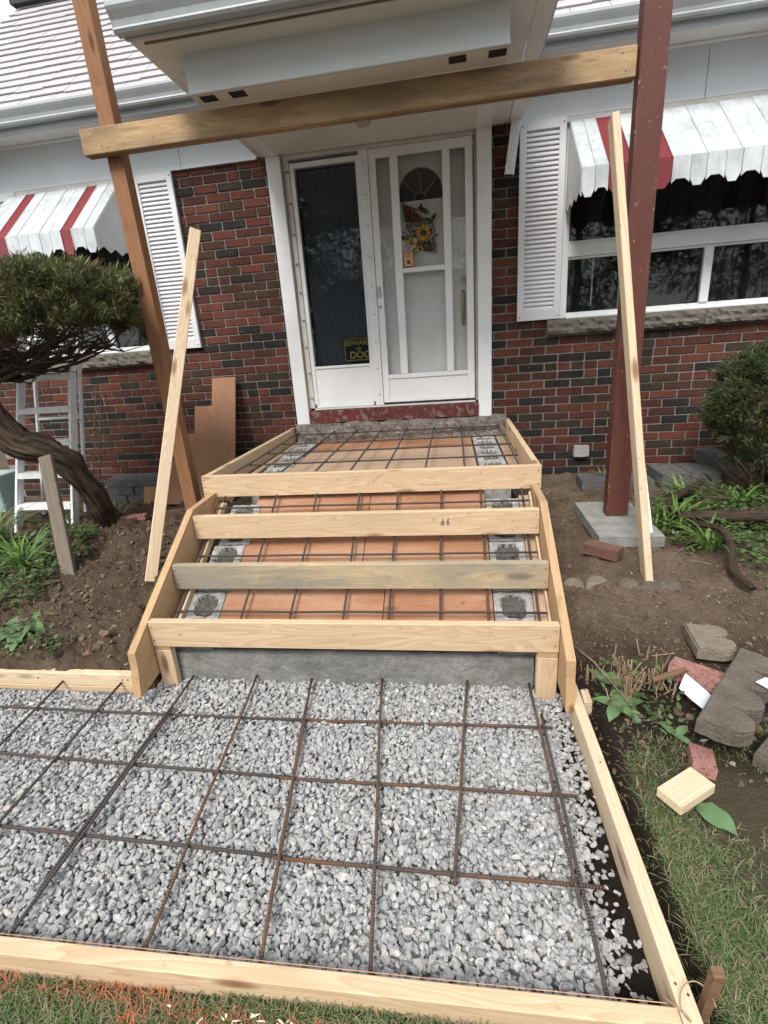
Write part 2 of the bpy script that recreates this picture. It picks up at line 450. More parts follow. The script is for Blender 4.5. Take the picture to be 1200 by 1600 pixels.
def ground_mat():
    s = NT("garden_soil")
    v = s.coords("Object")
    at = s.n("ShaderNodeAttribute", attribute_name="zone")
    sp = s.n("ShaderNodeSeparateColor"); s.l(at.outputs["Color"], sp.inputs[0])
    n = s.noise(v, 5.0, 8.0, 0.68)
    n2 = s.noise(v, 45.0, 6.0, 0.75)
    n3 = s.noise(v, 140.0, 3.0, 0.7)
    wet = s.mix(s.ramp(n, [(0.35, 0.0), (0.65, 1.0)]), (0.112, 0.076, 0.051), (0.195, 0.138, 0.097))
    dry = s.mix(s.ramp(n, [(0.35, 0.0), (0.65, 1.0)]), (0.215, 0.152, 0.104), (0.37, 0.278, 0.20))
    c = s.mix(sp.outputs[0], wet, dry)
    thatch = s.mix(s.ramp(n2, [(0.35, 0.0), (0.65, 1.0)]), (0.10, 0.085, 0.052), (0.20, 0.165, 0.105))
    c = s.mix(sp.outputs[1], c, thatch)
    c = s.mix(sp.outputs[2], c, (0.040, 0.028, 0.021))
    c = s.mix(s.math('MULTIPLY', s.ramp(n2, [(0.4, 0.0), (0.65, 1.0)]), 0.5), c, s.mix(1.0, c, (0.4, 0.4, 0.4), 'MULTIPLY'))
    c = s.mix(s.ramp(n3, [(0.70, 0.0), (0.76, 1.0)]), c, (0.26, 0.21, 0.165))
    s.base(c, 0.95, 0.15)
    n5 = s.noise(v, 16.0, 8.0, 0.75)
    s.bump(s.math('ADD', s.math('MULTIPLY', n5, 2.2), s.math('ADD', s.math('MULTIPLY', n2, 1.2), n3)), 1.0, 0.03)
    return s.m
M['ground'] = ground_mat()

# ------------------------------------------------------------------ mesh and object helpers
I4 = Matrix.Identity(4)
WORLD = {}


class MB:
    def __init__(s):
        s.v, s.f, s.mi, s.uv = [], [], [], None

    def add(s, vs, fs, mi=0):
        b = len(s.v)
        s.v += [tuple(q) for q in vs]
        s.f += [tuple(i + b for i in f) for f in fs]
        s.mi += [mi] * len(fs)
        return s

    def box(s, x0, x1, y0, y1, z0, z1, mi=0, ch=0.0, mat=None):
        if ch <= 0:
            vs = [(x, y, z) for z in (z0, z1) for y in (y0, y1) for x in (x0, x1)]
            fs = [(0, 2, 3, 1), (4, 5, 7, 6), (0, 1, 5, 4), (2, 6, 7, 3), (0, 4, 6, 2), (1, 3, 7, 5)]
        else:
            ch = min(ch, 0.3 * min(x1 - x0, y1 - y0, z1 - z0))
            lo, hi = (x0, y0, z0), (x1, y1, z1)
            vs, idx = [], {}
            for cx in (0, 1):
                for cy in (0, 1):
                    for cz in (0, 1):
                        cr = (cx, cy, cz)
                        for ax in range(3):
                            p = []
                            for k in range(3):
                                e = hi[k] if cr[k] else lo[k]
                                if k != ax:
                                    e += -ch if cr[k] else ch
                                p.append(e)
                            idx[(cr, ax)] = len(vs)
                            vs.append(tuple(p))
            fs = []
            for ax in range(3):
                o = [k for k in range(3) if k != ax]
                for side in (0, 1):
                    q = []
                    for a, b in ((0, 0), (1, 0), (1, 1), (0, 1)):
                        c = [0, 0, 0]
                        c[ax] = side; c[o[0]] = a; c[o[1]] = b
                        q.append(idx[(tuple(c), ax)])
                    flip = (side == 1) == (ax != 1)
                    fs.append(tuple(q if flip else q[::-1]))
            for ax in range(3):
                o = [k for k in range(3) if k != ax]
                for a in (0, 1):
                    for b in (0, 1):
                        c0 = [0, 0, 0]; c1 = [0, 0, 0]
                        c0[o[0]] = c1[o[0]] = a; c0[o[1]] = c1[o[1]] = b; c1[ax] = 1
                        c0, c1 = tuple(c0), tuple(c1)
                        fs.append((idx[(c0, o[0])], idx[(c1, o[0])], idx[(c1, o[1])], idx[(c0, o[1])]))
            for cx in (0, 1):
                for cy in (0, 1):
                    for cz in (0, 1):
                        cr = (cx, cy, cz)
                        fs.append((idx[(cr, 0)], idx[(cr, 1)], idx[(cr, 2)]))
        if mat is not None:
            vs = [mat @ Vector(q) for q in vs]
        return s.add(vs, fs, mi)

    def prism(s, poly, axis, a, b, mi=0):
        """poly of 2D points in the plane normal to axis, extruded from a to b."""
        def P(p, t):
            return {'x': (t, p[0], p[1]), 'y': (p[0], t, p[1]), 'z': (p[0], p[1], t)}[axis]
        n = len(poly)
        vs = [P(p, a) for p in poly] + [P(p, b) for p in poly]
        fs = [tuple(range(n)), tuple(range(2 * n - 1, n - 1, -1))]
        fs += [(i, i + n, (i + 1) % n + n, (i + 1) % n) for i in range(n)]
        return s.add(vs, fs, mi)

    def tube(s, pts, r, n=8, mi=0, cap=True):
        pts = [Vector(p) for p in pts]
        rs = r if isinstance(r, (list, tuple)) else [r] * len(pts)
        vs, fs = [], []
        up = Vector((0, 0, 1))
        prev = None
        for i, p in enumerate(pts):
            d = (pts[min(i + 1, len(pts) - 1)] - pts[max(i - 1, 0)]).normalized()
            if prev is None:
                a = d.cross(up if abs(d.z) < 0.9 else Vector((1, 0, 0))).normalized()
            else:
                a = (prev - d * prev.dot(d)).normalized()
            prev = a
            b = d.cross(a)
            for k in range(n):
                t = 2 * math.pi * k / n
                vs.append(p + (a * math.cos(t) + b * math.sin(t)) * rs[i])
        for i in range(len(pts) - 1):
            for k in range(n):
                k2 = (k + 1) % n
                fs.append((i * n + k, i * n + k2, (i + 1) * n + k2, (i + 1) * n + k))
        if cap:
            fs.append(tuple(range(n - 1, -1, -1)))
            fs.append(tuple((len(pts) - 1) * n + k for k in range(n)))
        return s.add(vs, fs, mi)

    def mesh(s, name, mats, smooth=False):
        me = bpy.data.meshes.new(name)
        me.from_pydata(s.v, [], s.f)
        for m in (mats if isinstance(mats, (list, tuple)) else [mats]):
            me.materials.append(m)
        if any(s.mi):
            me.polygons.foreach_set("material_index", s.mi)
        bm = bmesh.new(); bm.from_mesh(me)
        bmesh.ops.recalc_face_normals(bm, faces=bm.faces)
        bm.to_mesh(me); bm.free()
        if smooth:
            me.polygons.foreach_set("use_smooth", [True] * len(me.polygons))
        return me


def np_mesh(name, V, F, mats, mi=None, smooth=False):
    """V (n,3); F (m,k) equal-sized faces."""
    me = bpy.data.meshes.new(name)
    V = np.asarray(V, np.float32); F = np.asarray(F, np.int32)
    m, k = F.shape
    me.vertices.add(len(V)); me.vertices.foreach_set("co", V.ravel())
    me.loops.add(m * k); me.loops.foreach_set("vertex_index", F.ravel())
    me.polygons.add(m)
    me.polygons.foreach_set("loop_start", np.arange(0, m * k, k, dtype=np.int32))
    for q in (mats if isinstance(mats, (list, tuple)) else [mats]):
        me.materials.append(q)
    if mi is not None:
        me.polygons.foreach_set("material_index", np.asarray(mi, np.int32))
    me.polygons.foreach_set("use_smooth", np.full(m, smooth))
    me.update(calc_edges=True)
    me.validate()
    return me


def link(name, data, parent=None, mat=I4):
    o = bpy.data.objects.new(name, data)
    COL.objects.link(o)
    WORLD[o.name] = mat.copy()
    if parent is not None:
        o.parent = parent
        o.matrix_basis = WORLD[parent.name].inverted() @ mat
    else:
        o.matrix_basis = mat
    return o


def thing(name, label, cat, loc=(0, 0, 0), group=None, data=None, mat=None):
    o = link(name, data, None, mat if mat is not None else Matrix.Translation(loc))
    o["label"] = label
    o["category"] = cat
    if group:
        o["group"] = group
    return o


def board_mesh(L, W, T, mat, ch=0.0025, name="board"):
    """A board lying along local X, width along local Y, thickness along local Z, centred on the origin."""
    return MB().box(-L / 2, L / 2, -W / 2, W / 2, -T / 2, T / 2, ch=ch).mesh(name, mat)


def frame_from(p0, p1, wdir):
    """Matrix with X from p0 to p1 and Y as near as possible to wdir, at the middle."""
    p0, p1 = Vector(p0), Vector(p1)
    x = (p1 - p0).normalized()
    w = Vector(wdir)
    y = (w - x * w.dot(x)).normalized()
    z = x.cross(y)
    m = Matrix((x, y, z)).transposed().to_4x4()
    m.translation = (p0 + p1) / 2
    return m


# the stair and walkway formwork is turned a little against the house
SM = Matrix.Translation((.1, -2, .5)) @ Matrix.Rotation(0.0189, 4, 'Z') @ Matrix.Rotation(0.0036, 4, 'Y') @ Matrix.Translation((-.1, 2, -.5))


def board(name, p0, p1, wdir, W, T, mat, parent=None, stair=False, ch=0.0025):
    p0, p1 = Vector(p0), Vector(p1)
    m = frame_from(p0, p1, wdir)
    if stair:
        m = SM @ m
    return link(name, board_mesh((p1 - p0).length, W, T, mat, ch, name), parent, m)


# ------------------------------------------------------------------ ground
def smooth(a, b, x):
    t = np.clip((x - a) / (b - a), 0, 1)
    return t * t * (3 - 2 * t)


CP_R = [(1.2, 0, .22), (1.6, 0, .22), (2.1, 0, .25), (2.7, 0, .28), (3.6, 0, .3), (1.25, -.8, .21), (1.25, -1.4, .19), (1.7, -.9, .235), (1.75, -1.5, .25), (1.55, -1.83, .235), (1.93, -1.83, .235), (1.52, -1.4, .24), (2.4, -1, .26), (3.2, -1.2, .28),
        (1.3, -1.9, .18), (1.75, -1.9, .20), (2.3, -1.9, .23), (3.2, -2, .24), (1.3, -2.2, .14), (1.8, -2.2, .15), (2.3, -2.3, .18), (1.25, -2.6, .06), (1.7, -2.6, .08),
        (2.2, -2.7, .11), (1.3, -2.95, .0), (1.7, -3.0, .03), (2.2, -3.1, .05), (1.3, -3.3, -.025), (1.7, -3.3, -.01), (2.3, -3.5, 0.0), (1.3, -4.0, -.05), (1.8, -4.0, -.04), (2.5, -4.3, -.03)]
CP_L = [(-.95, 0, .15), (-1.8, 0, .13), (-2.6, 0, .11), (-3.6, 0, .11), (-1.1, -.8, .18), (-1.9, -.8, .17), (-2.7, -.9, .15), (-3.6, -1, .15), (-1.1, -1.3, .25), (-1.5, -1.25, .25), (-2.2, -1.25, .22), (-2.9, -1.4, .18),
        (-1.05, -1.8, .33), (-1.5, -1.75, .34), (-2.0, -1.75, .29), (-2.7, -2.0, .18), (-1.05, -2.1, .27), (-1.35, -2.12, .28), (-1.85, -2.2, .25), (-1.0, -2.5, .07), (-1.3, -2.45, .15),
        (-1.7, -2.5, .13), (-2.4, -2.5, .09), (-1.0, -2.82, 0.0), (-1.4, -2.82, .0), (-1.9, -2.82, .0), (-2.6, -2.82, .01)]


def shep(cp, X, Y):
    w = 0; a = 0
    for x, y, z in cp:
        k = 1.0 / ((X - x) ** 2 + (Y - y) ** 2 + 0.006) ** 1.6
        w = w + k; a = a + k * z
    return a / w


_perm = rng.random((64, 64))


def vnoise(X, Y, s):
    x = X * s + 100.3; y = Y * s + 57.7
    xi = np.floor(x).astype(int); yi = np.floor(y).astype(int)
    fx = x - xi; fy = y - yi
    fx = fx * fx * (3 - 2 * fx); fy = fy * fy * (3 - 2 * fy)
    g = lambda i, j: _perm[i % 64, j % 64]
    return (g(xi, yi) * (1 - fx) + g(xi + 1, yi) * fx) * (1 - fy) + (g(xi, yi + 1) * (1 - fx) + g(xi + 1, yi + 1) * fx) * fy - 0.5


def ground_z(X, Y):
    X = np.asarray(X, float); Y = np.asarray(Y, float)
    zr = shep(CP_R, X, Y); zl = shep(CP_L, X, Y)
    z = np.where(X > 0.1, zr, zl)
    soil = 0.05 * vnoise(X, Y, 5) + 0.05 * np.abs(vnoise(X, Y, 9.3)) + 0.040 * np.abs(vnoise(X + 3, Y, 19)) + 0.030 * np.abs(vnoise(X, Y + 5, 37)) + 0.014 * vnoise(X, Y, 61) - 0.028
    lump = np.where(X < 0, 1.9, 0.7) * smooth(-3.3, -2.7, Y)
    z = z + soil * (lump + 0.25)
    lawn = np.where(X < 0.1, -0.075, -0.06) + 0.012 * vnoise(X, Y, 4)
    z = np.where(Y < -4.055 + 0.0189 * (X - .1), lawn, z)
    xs = X + 0.0189 * (Y + 2)
    # narrow dug gap beside the right form board
    gap = smooth(1.275, 1.235, xs) * smooth(-2.75, -2.95, Y) * (Y > -4.06) * (X > 0.1)
    z = z - 0.10 * gap
    # excavation under the walkway and the steps
    dig = ((xs < 1.175) & (xs > -0.88) & (Y > -2.9)) | ((xs < 1.175) & (Y <= -2.848 + 0.0189 * (X - .1)) & (Y > -4.055 + 0.0189 * (X - .1)))
    z = np.where(dig, np.where(Y > -2.68, np.minimum(z, 0.0), -0.125), z)
    far = smooth(5, 12, np.maximum(np.abs(X), -Y - 0.5))
    return z * (1 - far) - 0.12 * far


def build_ground():
    xs = np.unique(np.concatenate([np.arange(-3.4, 3.3, 0.015), np.linspace(-60, -3.4, 60), np.linspace(3.3, 60, 60)]))
    ys = np.unique(np.concatenate([np.arange(-4.6, 0.1, 0.015), np.linspace(-60, -4.6, 60), np.linspace(0.1, 60, 30)]))
    X, Y = np.meshgrid(xs, ys)
    Z = ground_z(X, Y)
    nx, ny = len(xs), len(ys)
    V = np.stack([X.ravel(), Y.ravel(), Z.ravel()], 1)
    i = np.arange(nx - 1)[None, :] + nx * np.arange(ny - 1)[:, None]
    F = np.stack([i, i + 1, i + nx + 1, i + nx], -1).reshape(-1, 4)
    me = np_mesh("ground", V, F, M['ground'], smooth=True)
    at = me.color_attributes.new("zone", 'FLOAT_COLOR', 'POINT')
    dry = np.where(X > 0.1, 0.2 + 0.8 * smooth(-2.75, -2.2, Y), 0.40 + 0.3 * smooth(-2.3, -2.8, Y)) * (0.8 + 0.5 * vnoise(X, Y, 3))
    lawn = np.maximum((Y < -4.055 + 0.0189 * (X - .1)) * 1.0, (X > 1.2) * smooth(-3.05, -3.35, Y + 0.25 * vnoise(X, Y, 3.1)))
    lawn = np.maximum(lawn, smooth(5, 8, np.maximum(np.abs(X), -Y)))
    xs2 = X + 0.0189 * (Y + 2)
    wet = np.maximum(((xs2 < 1.175) & (Y < -2.848 + 0.0189 * (X - .1)) & (Y > -4.055 + 0.0189 * (X - .1))) * 1.0, (X > 0.1) * smooth(1.30, 1.24, xs2) * smooth(-2.6, -2.9, Y) * (Y > -4.06))
    wet = np.maximum(wet, 0.9 * (X > 1.2) * smooth(-2.68, -2.86, Y + .12 * vnoise(X, Y, 6)) * smooth(-3.36, -3.16, Y + .12 * vnoise(X, Y, 5)))
    c = np.stack([np.clip(dry, 0, 1), lawn, np.clip(wet, 0, 1), np.ones_like(X)], -1).reshape(-1, 4).astype(np.float32)
    at.data.foreach_set("color", c.ravel())
    o = link("ground", me)
    o["kind"] = "structure"
    o["label"] = "dug brown garden soil rising to the house with worn lawn in front"
    return o


build_ground()

# ------------------------------------------------------------------ brick house
house = thing("brick_house", "red brick bungalow with white trim, striped awnings and a front porch canopy", "house")
EAVE_Z = 3.40
WALL_TOP = 3.38
OPEN = [(-3.29, -2.12, 1.60, 3.06), (-0.722, 0.885, 0.80, 3.06), (1.585, 3.62, 1.60, 3.06)]   # x0 x1 z0 z1
WX0, WX1 = -4.3, 3.95


def wall_part():
    b = MB()
    y0, y1 = 0.010, 0.22
    xs = [WX0] + [q for o in OPEN for q in o[:2]] + [WX1]
    for i in range(0, len(xs), 2):
        b.box(xs[i], xs[i + 1], y0, y1, -0.15, WALL_TOP)
    for x0, x1, z0, z1 in OPEN:
        b.box(x0, x1, y0, y1, -0.15, z0)
        b.box(x0, x1, y0, y1, z1, WALL_TOP)
    b.box(WX0, WX1, 2.6, 2.7, -0.15, WALL_TOP)
    b.box(WX0, WX0 + .1, 0.22, 2.6, -0.15, WALL_TOP)
    b.box(WX1 - .1, WX1, 0.22, 2.6, -0.15, WALL_TOP)
    return link("wall", b.mesh("wall", M['mortar']), house)


wall = wall_part()

COURSE, BL, JT, BH = 0.0735, 0.2265, 0.0110, 0.0625


def bricks():
    spots = []
    r = random.Random(3)
    zbase = 0.0
    n = int(3.07 / COURSE) + 1
    for c in range(n):
        z = zbase + c * COURSE
        if z + BH > 3.12:
            break
        off = (0.0 if c % 2 else BL / 2) + r.uniform(-.006, .006)
        x = WX0 + off - BL
        half = False
        while x < WX1 - 0.05:
            if half:
                L = BL / 2; half = False
            elif r.random() < 0.06:
                L = BL / 2; half = True
            else:
                L = BL
            a, bb = x + JT / 2, x + L - JT / 2
            x += L
            segs = [(a, bb)]
            for x0, x1, z0, z1 in OPEN:
                if z + BH > z0 - (0.135 if z0 > 1 else 0.0) and z < z1:
                    e0, e1 = (x0 - 0.10, x1 + 0.10) if (z0 > 1 and z < z0) else (x0, x1)
                    nn = []
                    for p, q in segs:
                        if q <= e0 or p >= e1:
                            nn.append((p, q)); continue
                        if p < e0 - 0.03: nn.append((p, e0 - .004))
                        if q > e1 + 0.03: nn.append((e1 + .004, q))
                    segs = nn
            for p, q in segs:
                if q - p > 0.025 and p > WX0 and q < WX1:
                    spots.append((p, q, z))
    vis = []
    rest = []
    for p, q, z in spots:
        d = Vector(((p + q) / 2, 0, z)) - CAM
        D = d.dot(_F)
        u = 600 + 778.56 * d.dot(_Rt) / D; v = 800 - 778.56 * d.dot(_Up) / D
        hid = (z < 0.06 or (-0.86 < (p + q) / 2 < 1.14 and z < 0.8) or (-2.1 > (p + q) / 2 and z > 1.45) or (1.22 < (p + q) / 2 and z > 1.62))
        (rest if hid or not (-20 < u < 1220 and -20 < v < 900) else vis).append(((q - p) / D, p, q, z))
    vis.sort(reverse=True)
    rest += vis[300:]
    vis = vis[:300]
    cache = {}

    def pickm():
        return r.choices(range(6), BRW)[0]
    for _, p, q, z in vis:
        k = pickm(); L = round(q - p, 3); var = r.randrange(3)
        key = (k, L if L not in (round(BL - JT, 3),) else 'S', var)
        if key not in cache:
            m = MB().box(-L / 2, L / 2, 0, 0.05, -BH / 2, BH / 2, ch=0.0035)
            m.v = [(x + r.uniform(-.0015, .0015), y + (r.uniform(-.0015, .0015) if y < .02 else 0), zz + r.uniform(-.0012, .0012)) for x, y, zz in m.v]
            cache[key] = m.mesh("brick", BR[k])
        link("brick", cache[key], wall, Matrix.Translation(((p + q) / 2, r.uniform(-.002, .003), z + BH / 2)))
    b = MB()
    for _, p, q, z in rest:
        dy = r.uniform(-.002, .003)
        b.box(p, q, dy, 0.05, z, z + BH, mi=pickm(), ch=0.0035)
    o = link("brick", b.mesh("brick_rest", BR), wall)
    o["kind"] = "stuff"


bricks()

# frieze, soffit and gutter of the main eave
def eave():
    def seg(name, b, m):
        return link(name, b.mesh(name, m), house)
    for x0, x1 in ((WX0, -1.638), (-1.634, -0.95), (1.16, 2.55), (2.554, WX1)):
        b = MB().box(x0, x1, -0.022, 0.008, 3.075, 3.393, ch=.002)
        b.box(x0, x1, -0.028, 0.006, 3.062, 3.075)
        seg("frieze_board", b, M['frieze'])
    for x0, x1 in ((WX0, -0.93), (1.23, WX1)):
        b = MB()
        b.box(x0, x1, -0.325, 0.05, 3.402, 3.418)
        b.box(x0, x1, -0.06, -0.023, 3.388, 3.40)
        b.box(x0, x1, -0.27, -0.255, 3.396, 3.4015)
        seg("soffit_panel", b, M['soffit'])
        # K-style gutter profile, hung on the fascia
        b = MB()
        b.box(x0, x1, -0.345, -0.327, 3.36, 3.49)
        seg("fascia_board", b, M['gutter'])
        pr = [(-.348, 3.405), (-.40, 3.405), (-.408, 3.418), (-.405, 3.428), (-.412, 3.448), (-.432, 3.478), (-.440, 3.492), (-.440, 3.508), (-.430, 3.508), (-.430, 3.495),
              (-.424, 3.482), (-.404, 3.452), (-.397, 3.43), (-.395, 3.413), (-.348, 3.413)]
        o = link("gutter", MB().prism(pr, 'x', x0, x1).mesh("gutter", M['gutter']), house)
eave()

# roof with individual shingles (45 degrees)
roof = link("roof", None, house, Matrix.Translation((0, -.40, 3.5)))
def roof_part():
    ca = math.cos(R(45))
    def P(x, s, h=0.0):
        return (x, -.40 + s * ca - h * ca, 3.5 + s * ca + h * ca)
    b = MB()
    def lx(s):  # left hip line
        return -4.28 + 0.46 * s * ca
    S1 = 3.3
    vs = [P(lx(0), 0), P(WX1 + .2, 0), P(WX1 + .2, S1), P(lx(S1), S1)]
    vs2 = [P(lx(0), 0, -.02), P(WX1 + .2, 0, -.02), P(WX1 + .2, S1, -.02), P(lx(S1), S1, -.02)]
    b.add(vs + vs2, [(0, 1, 2, 3), (7, 6, 5, 4), (0, 4, 5, 1), (2, 6, 7, 3), (1, 5, 6, 2), (0, 3, 7, 4)])
    link("roof_deck", b.mesh("roof_deck", M['underlay']), roof)
    # shingles: tabs with one of three widths, 15 mm thick at the butt
    r = random.Random(5)
    e = 0.1275
    base = Matrix.Translation((0, -.40, 3.5)) @ Matrix.Rotation(R(45), 4, 'X')
    cache = {}
    rest = MB()
    count = 0
    for c in range(int(S1 / e)):
        s0 = c * e
        x = lx(s0) + r.uniform(-.3, 0)
        while x < WX1:
            w = r.choice((0.26, 0.31, 0.36))
            drop = r.choice((0.0, 0.0, 0.010, 0.018))
            x0 = max(x, lx(s0))
            if x0 < x + w - .03:
                key = (round(x + w - x0, 2), drop)
                p = Vector(P((x0 + x + w) / 2, s0 + .06))
                d = p - CAM; D = d.dot(_F)
                u = 600 + 778.56 * d.dot(_Rt) / D; v = 800 - 778.56 * d.dot(_Up) / D
                inview = (-40 < u < 1240 and v > -12) and not (330 < u < 850) and not (u > 170 and u < 850 and v < 20)
                ww = key[0] - .004
                vs = [(-ww / 2, -.012 - drop, .014), (ww / 2, -.012 - drop, .014), (ww / 2, .16, .002), (-ww / 2, .16, .002),
                      (-ww / 2, -.012 - drop, .024), (ww / 2, -.012 - drop, .024), (ww / 2, .16, .006), (-ww / 2, .16, .006)]
                fs = [(3, 2, 1, 0), (4, 5, 6, 7), (0, 1, 5, 4), (1, 2, 6, 5), (2, 3, 7, 6), (3, 0, 4, 7)]
                if inview and count < 300:
                    count += 1
                    if key not in cache:
                        cache[key] = MB().add(vs, fs).mesh("shingle", M['shingle'])
                    link("shingle", cache[key], roof, base @ Matrix.Translation(((x0 + x + w) / 2, s0, 0)))
                else:
                    mm = base @ Matrix.Translation(((x0 + x + w) / 2, s0, 0))
                    rest.add([mm @ Vector(q) for q in vs], fs)
            x += w
    o = link("shingle", rest.mesh("shingle_rest", M['shingle']), roof)
    o["kind"] = "stuff"
roof_part()
link("chimney", MB().box(-3.62, -2.92, 1.02, 1.7, 4.6, 6.6, ch=.01).box(-3.66, -2.88, 0.99, 1.74, 4.98, 5.02).mesh("chimney", M['chimney']), house)

# porch canopy hung in front of the door
porch = link("porch_canopy", None, house, Matrix.Translation((.15, -1.0, 3.07)))
def canopy():
    L, Rr = -0.935, 1.235
    ZS = 3.072
    def part(name, b, m, smoothit=False):
        return link(name, b.mesh(name, m, smoothit), porch)
    # soffit round the beam, in boards
    b = MB(); b.box(L, Rr, -1.80, -1.598, ZS, ZS + .015); part("soffit_board", b, M['soffit'])
    b = MB(); b.box(L, -0.736, -1.5975, -0.03, ZS, ZS + .015); part("soffit_board", b, M['soffit'])
    b = MB(); b.box(1.002, 1.135, -1.5975, -0.03, ZS, ZS + .015); part("soffit_board", b, M['soffit'])
    b = MB(); b.box(1.139, Rr, -1.5975, -0.03, ZS - .004, ZS + .013); part("soffit_board", b, M['soffit'])
    b = MB(); b.box(-0.742, 1.005, -1.415, 0.02, 3.062, 3.075); part("ceiling_panel", b, M['soffit'])
    b = MB(); b.box(-0.87, 1.0, -1.755, -1.742, ZS - .006, ZS - .0005); part("seam_strip", b, M['brown_trim'])
    # box beam; dark plates on its underside paint the shade of two pairs of pockets
    bm = part("porch_beam", MB().box(-0.738, 1.004, -1.60, -1.42, 2.899, 3.0745, ch=.001).box(-0.742, 1.008, -1.603, -1.585, 2.887, 2.902, ch=.003), M['beamclad'])
    link("beam_underside", MB().box(-0.736, 1.002, -1.584, -1.42, 2.886, 2.8985).mesh("beam_underside", M['soffit']), porch)
    for x in (-0.695, -0.52, 0.70, 0.905):
        link("pocket_shade", MB().box(x, x + .085, -1.567, -1.503, 2.8825, 2.8857).box(x - .004, x + .089, -1.571, -1.499, 2.8845, 2.8858, mi=1).mesh("pocket_shade", [M['dark'], M['stake']]), porch)
    # side beams back to the wall
    part("side_beam", MB().box(-0.864, -0.742, -1.418, -0.034, 3.062, 3.0715).box(-0.862, -0.75, -1.415, -0.035, 3.055, 3.061), M['white'])
    part("side_beam", MB().box(0.885, 1.006, -1.0, -0.034, 3.055, 3.0615), M['white'])
    # front gutter and fascia
    part("fascia_board", MB().box(L, Rr, -1.822, -1.802, 3.06, 3.17), M['gutter'])
    pr = [(-1.824, 3.066), (-1.872, 3.066), (-1.882, 3.078), (-1.878, 3.088), (-1.886, 3.112), (-1.908, 3.142), (-1.916, 3.155), (-1.916, 3.172), (-1.905, 3.172), (-1.905, 3.16),
          (-1.898, 3.146), (-1.878, 3.114), (-1.870, 3.094), (-1.868, 3.074), (-1.824, 3.074)]
    b = MB().prism(pr, 'x', L - .02, Rr)
    b.prism([pr[0], pr[1], pr[2], pr[3], pr[4], pr[5], pr[6], pr[7], (-1.824, 3.172)], 'x', L - .023, L - .0205)
    part("gutter", b, M['gutter'])
    # low shed roof
    sl = [(-1.85, 3.18), (-.30, 3.62), (-.30, 3.60), (-1.80, 3.10)]
    part("canopy_roof", MB().prism(sl, 'x', L + .004, Rr - .004), M['shingle'])
    part("rake_board", MB().prism([(-1.80, 3.088), (-.33, 3.09), (-.33, 3.40), (-1.80, 3.16)], 'x', Rr + .001, Rr + .018), M['gutter'])
    part("rake_board", MB().prism([(-1.80, 3.088), (-.33, 3.09), (-.33, 3.40), (-1.80, 3.16)], 'x', L - .018, L - .001), M['gutter'])
    # ceiling lamp
    b = MB(); b.tube([(.06, -.485, 3.060), (.06, -.485, 3.045), (.06, -.485, 3.028), (.06, -.485, 3.020)], [.06, .058, .045, .012], 16)
    part("ceiling_lamp", b, M['lamp_glass'], True)
canopy()

# pilaster posts either side of the door
for x0, x1 in ((-0.862, -0.735), (0.888, 1.007)):
    b = MB().box(x0, x1, -0.055, 0.0, 0.79, 3.054, ch=.004)
    link("door_pilaster", b.mesh("door_pilaster", M['white']), house)

# cut downspout length beside the canopy
def downspout():
    n = 6; w = .072
    b = MB()
    pts = []
    for i in range(n + 1):
        pts.append((-w / 2 + w * i / n, -.02))
        if i < n:
            pts.append((-w / 2 + w * (i + .5) / n, -.027))
    poly = pts + [(w / 2, .025), (-w / 2, .025)]
    b.prism(poly, 'z', 0, 0.56)
    m = frame_from((1.14, -.085, 2.71), (1.235, -.10, 3.25), (1, 0, 0)) @ Matrix.Translation((-.27, 0, 0)) @ Matrix.Rotation(R(90), 4, 'Y')
    m = Matrix.Translation((1.14, -.085, 2.705)) @ Matrix.Rotation(R(8), 4, 'Y')
    d = link("downspout", b.mesh("downspout", M['white']), house, m)
    link("mouth_shade", MB().box(-w / 2 + .004, w / 2 - .004, -.018, .022, -.003, -.0005).mesh("mouth_shade", M['dark']), d, m)  # dark plate on the solid end paints the shade of the hollow
downspout()

# shutters with louvres
_louv = {}
def shutter(x0, x1, z0, z1):
    w = x1 - x0
    s = link("shutter", None, house, Matrix.Translation((x0, 0, z0)))
    b = MB(); t = .052
    b.box(x0, x0 + t, -.040, -.004, z0, z1, ch=.003)
    b.box(x1 - t, x1, -.040, -.004, z0, z1, ch=.003)
    b.box(x0 + t, x1 - t, -.040, -.004, z1 - .062, z1, ch=.003)
    b.box(x0 + t, x1 - t, -.040, -.004, z0, z0 + .085, ch=.003)
    b.box(x0 + t, x1 - t, -.012, -.0035, z0 + .085, z1 - .062)
    link("shutter_frame", b.mesh("shutter_frame", M['shutter']), s)
    b = MB()
    for q in (x0 + .02, x1 - .02):
        for zz in (z0 + .03, z1 - .03):
            b.box(q - .005, q + .005, -.043, -.040, zz - .005, zz + .005, ch=.001)
    link("screw", b.mesh("screw", M['steel']), s)
    n = 38
    pitch = (z1 - z0 - .147) / n
    key = round(w, 3)
    if key not in _louv:
        lw = w - 2 * t
        vs = [(0, 0, pitch * .92), (lw, 0, pitch * .92), (lw, -.020, .003), (0, -.020, .003), (0, -.018, -.004), (lw, -.018, -.004), (lw, 0, .0), (0, 0, .0)]
        _louv[key] = MB().add(vs, [(0, 3, 2, 1), (3, 4, 5, 2), (4, 7, 6, 5), (0, 1, 6, 7), (0, 7, 4, 3), (1, 2, 5, 6)]).mesh("louvre", M['shutter'])
    for i in range(n):
        link("louvre", _louv[key], s, Matrix.Translation((x0 + t, -.0125, z0 + .085 + i * pitch + .002)))
shutter(1.225, 1.578, 1.607, 3.060)
shutter(-2.115, -1.737, 1.592, 3.058)
shutter(-3.66, -3.295, 1.592, 3.058)

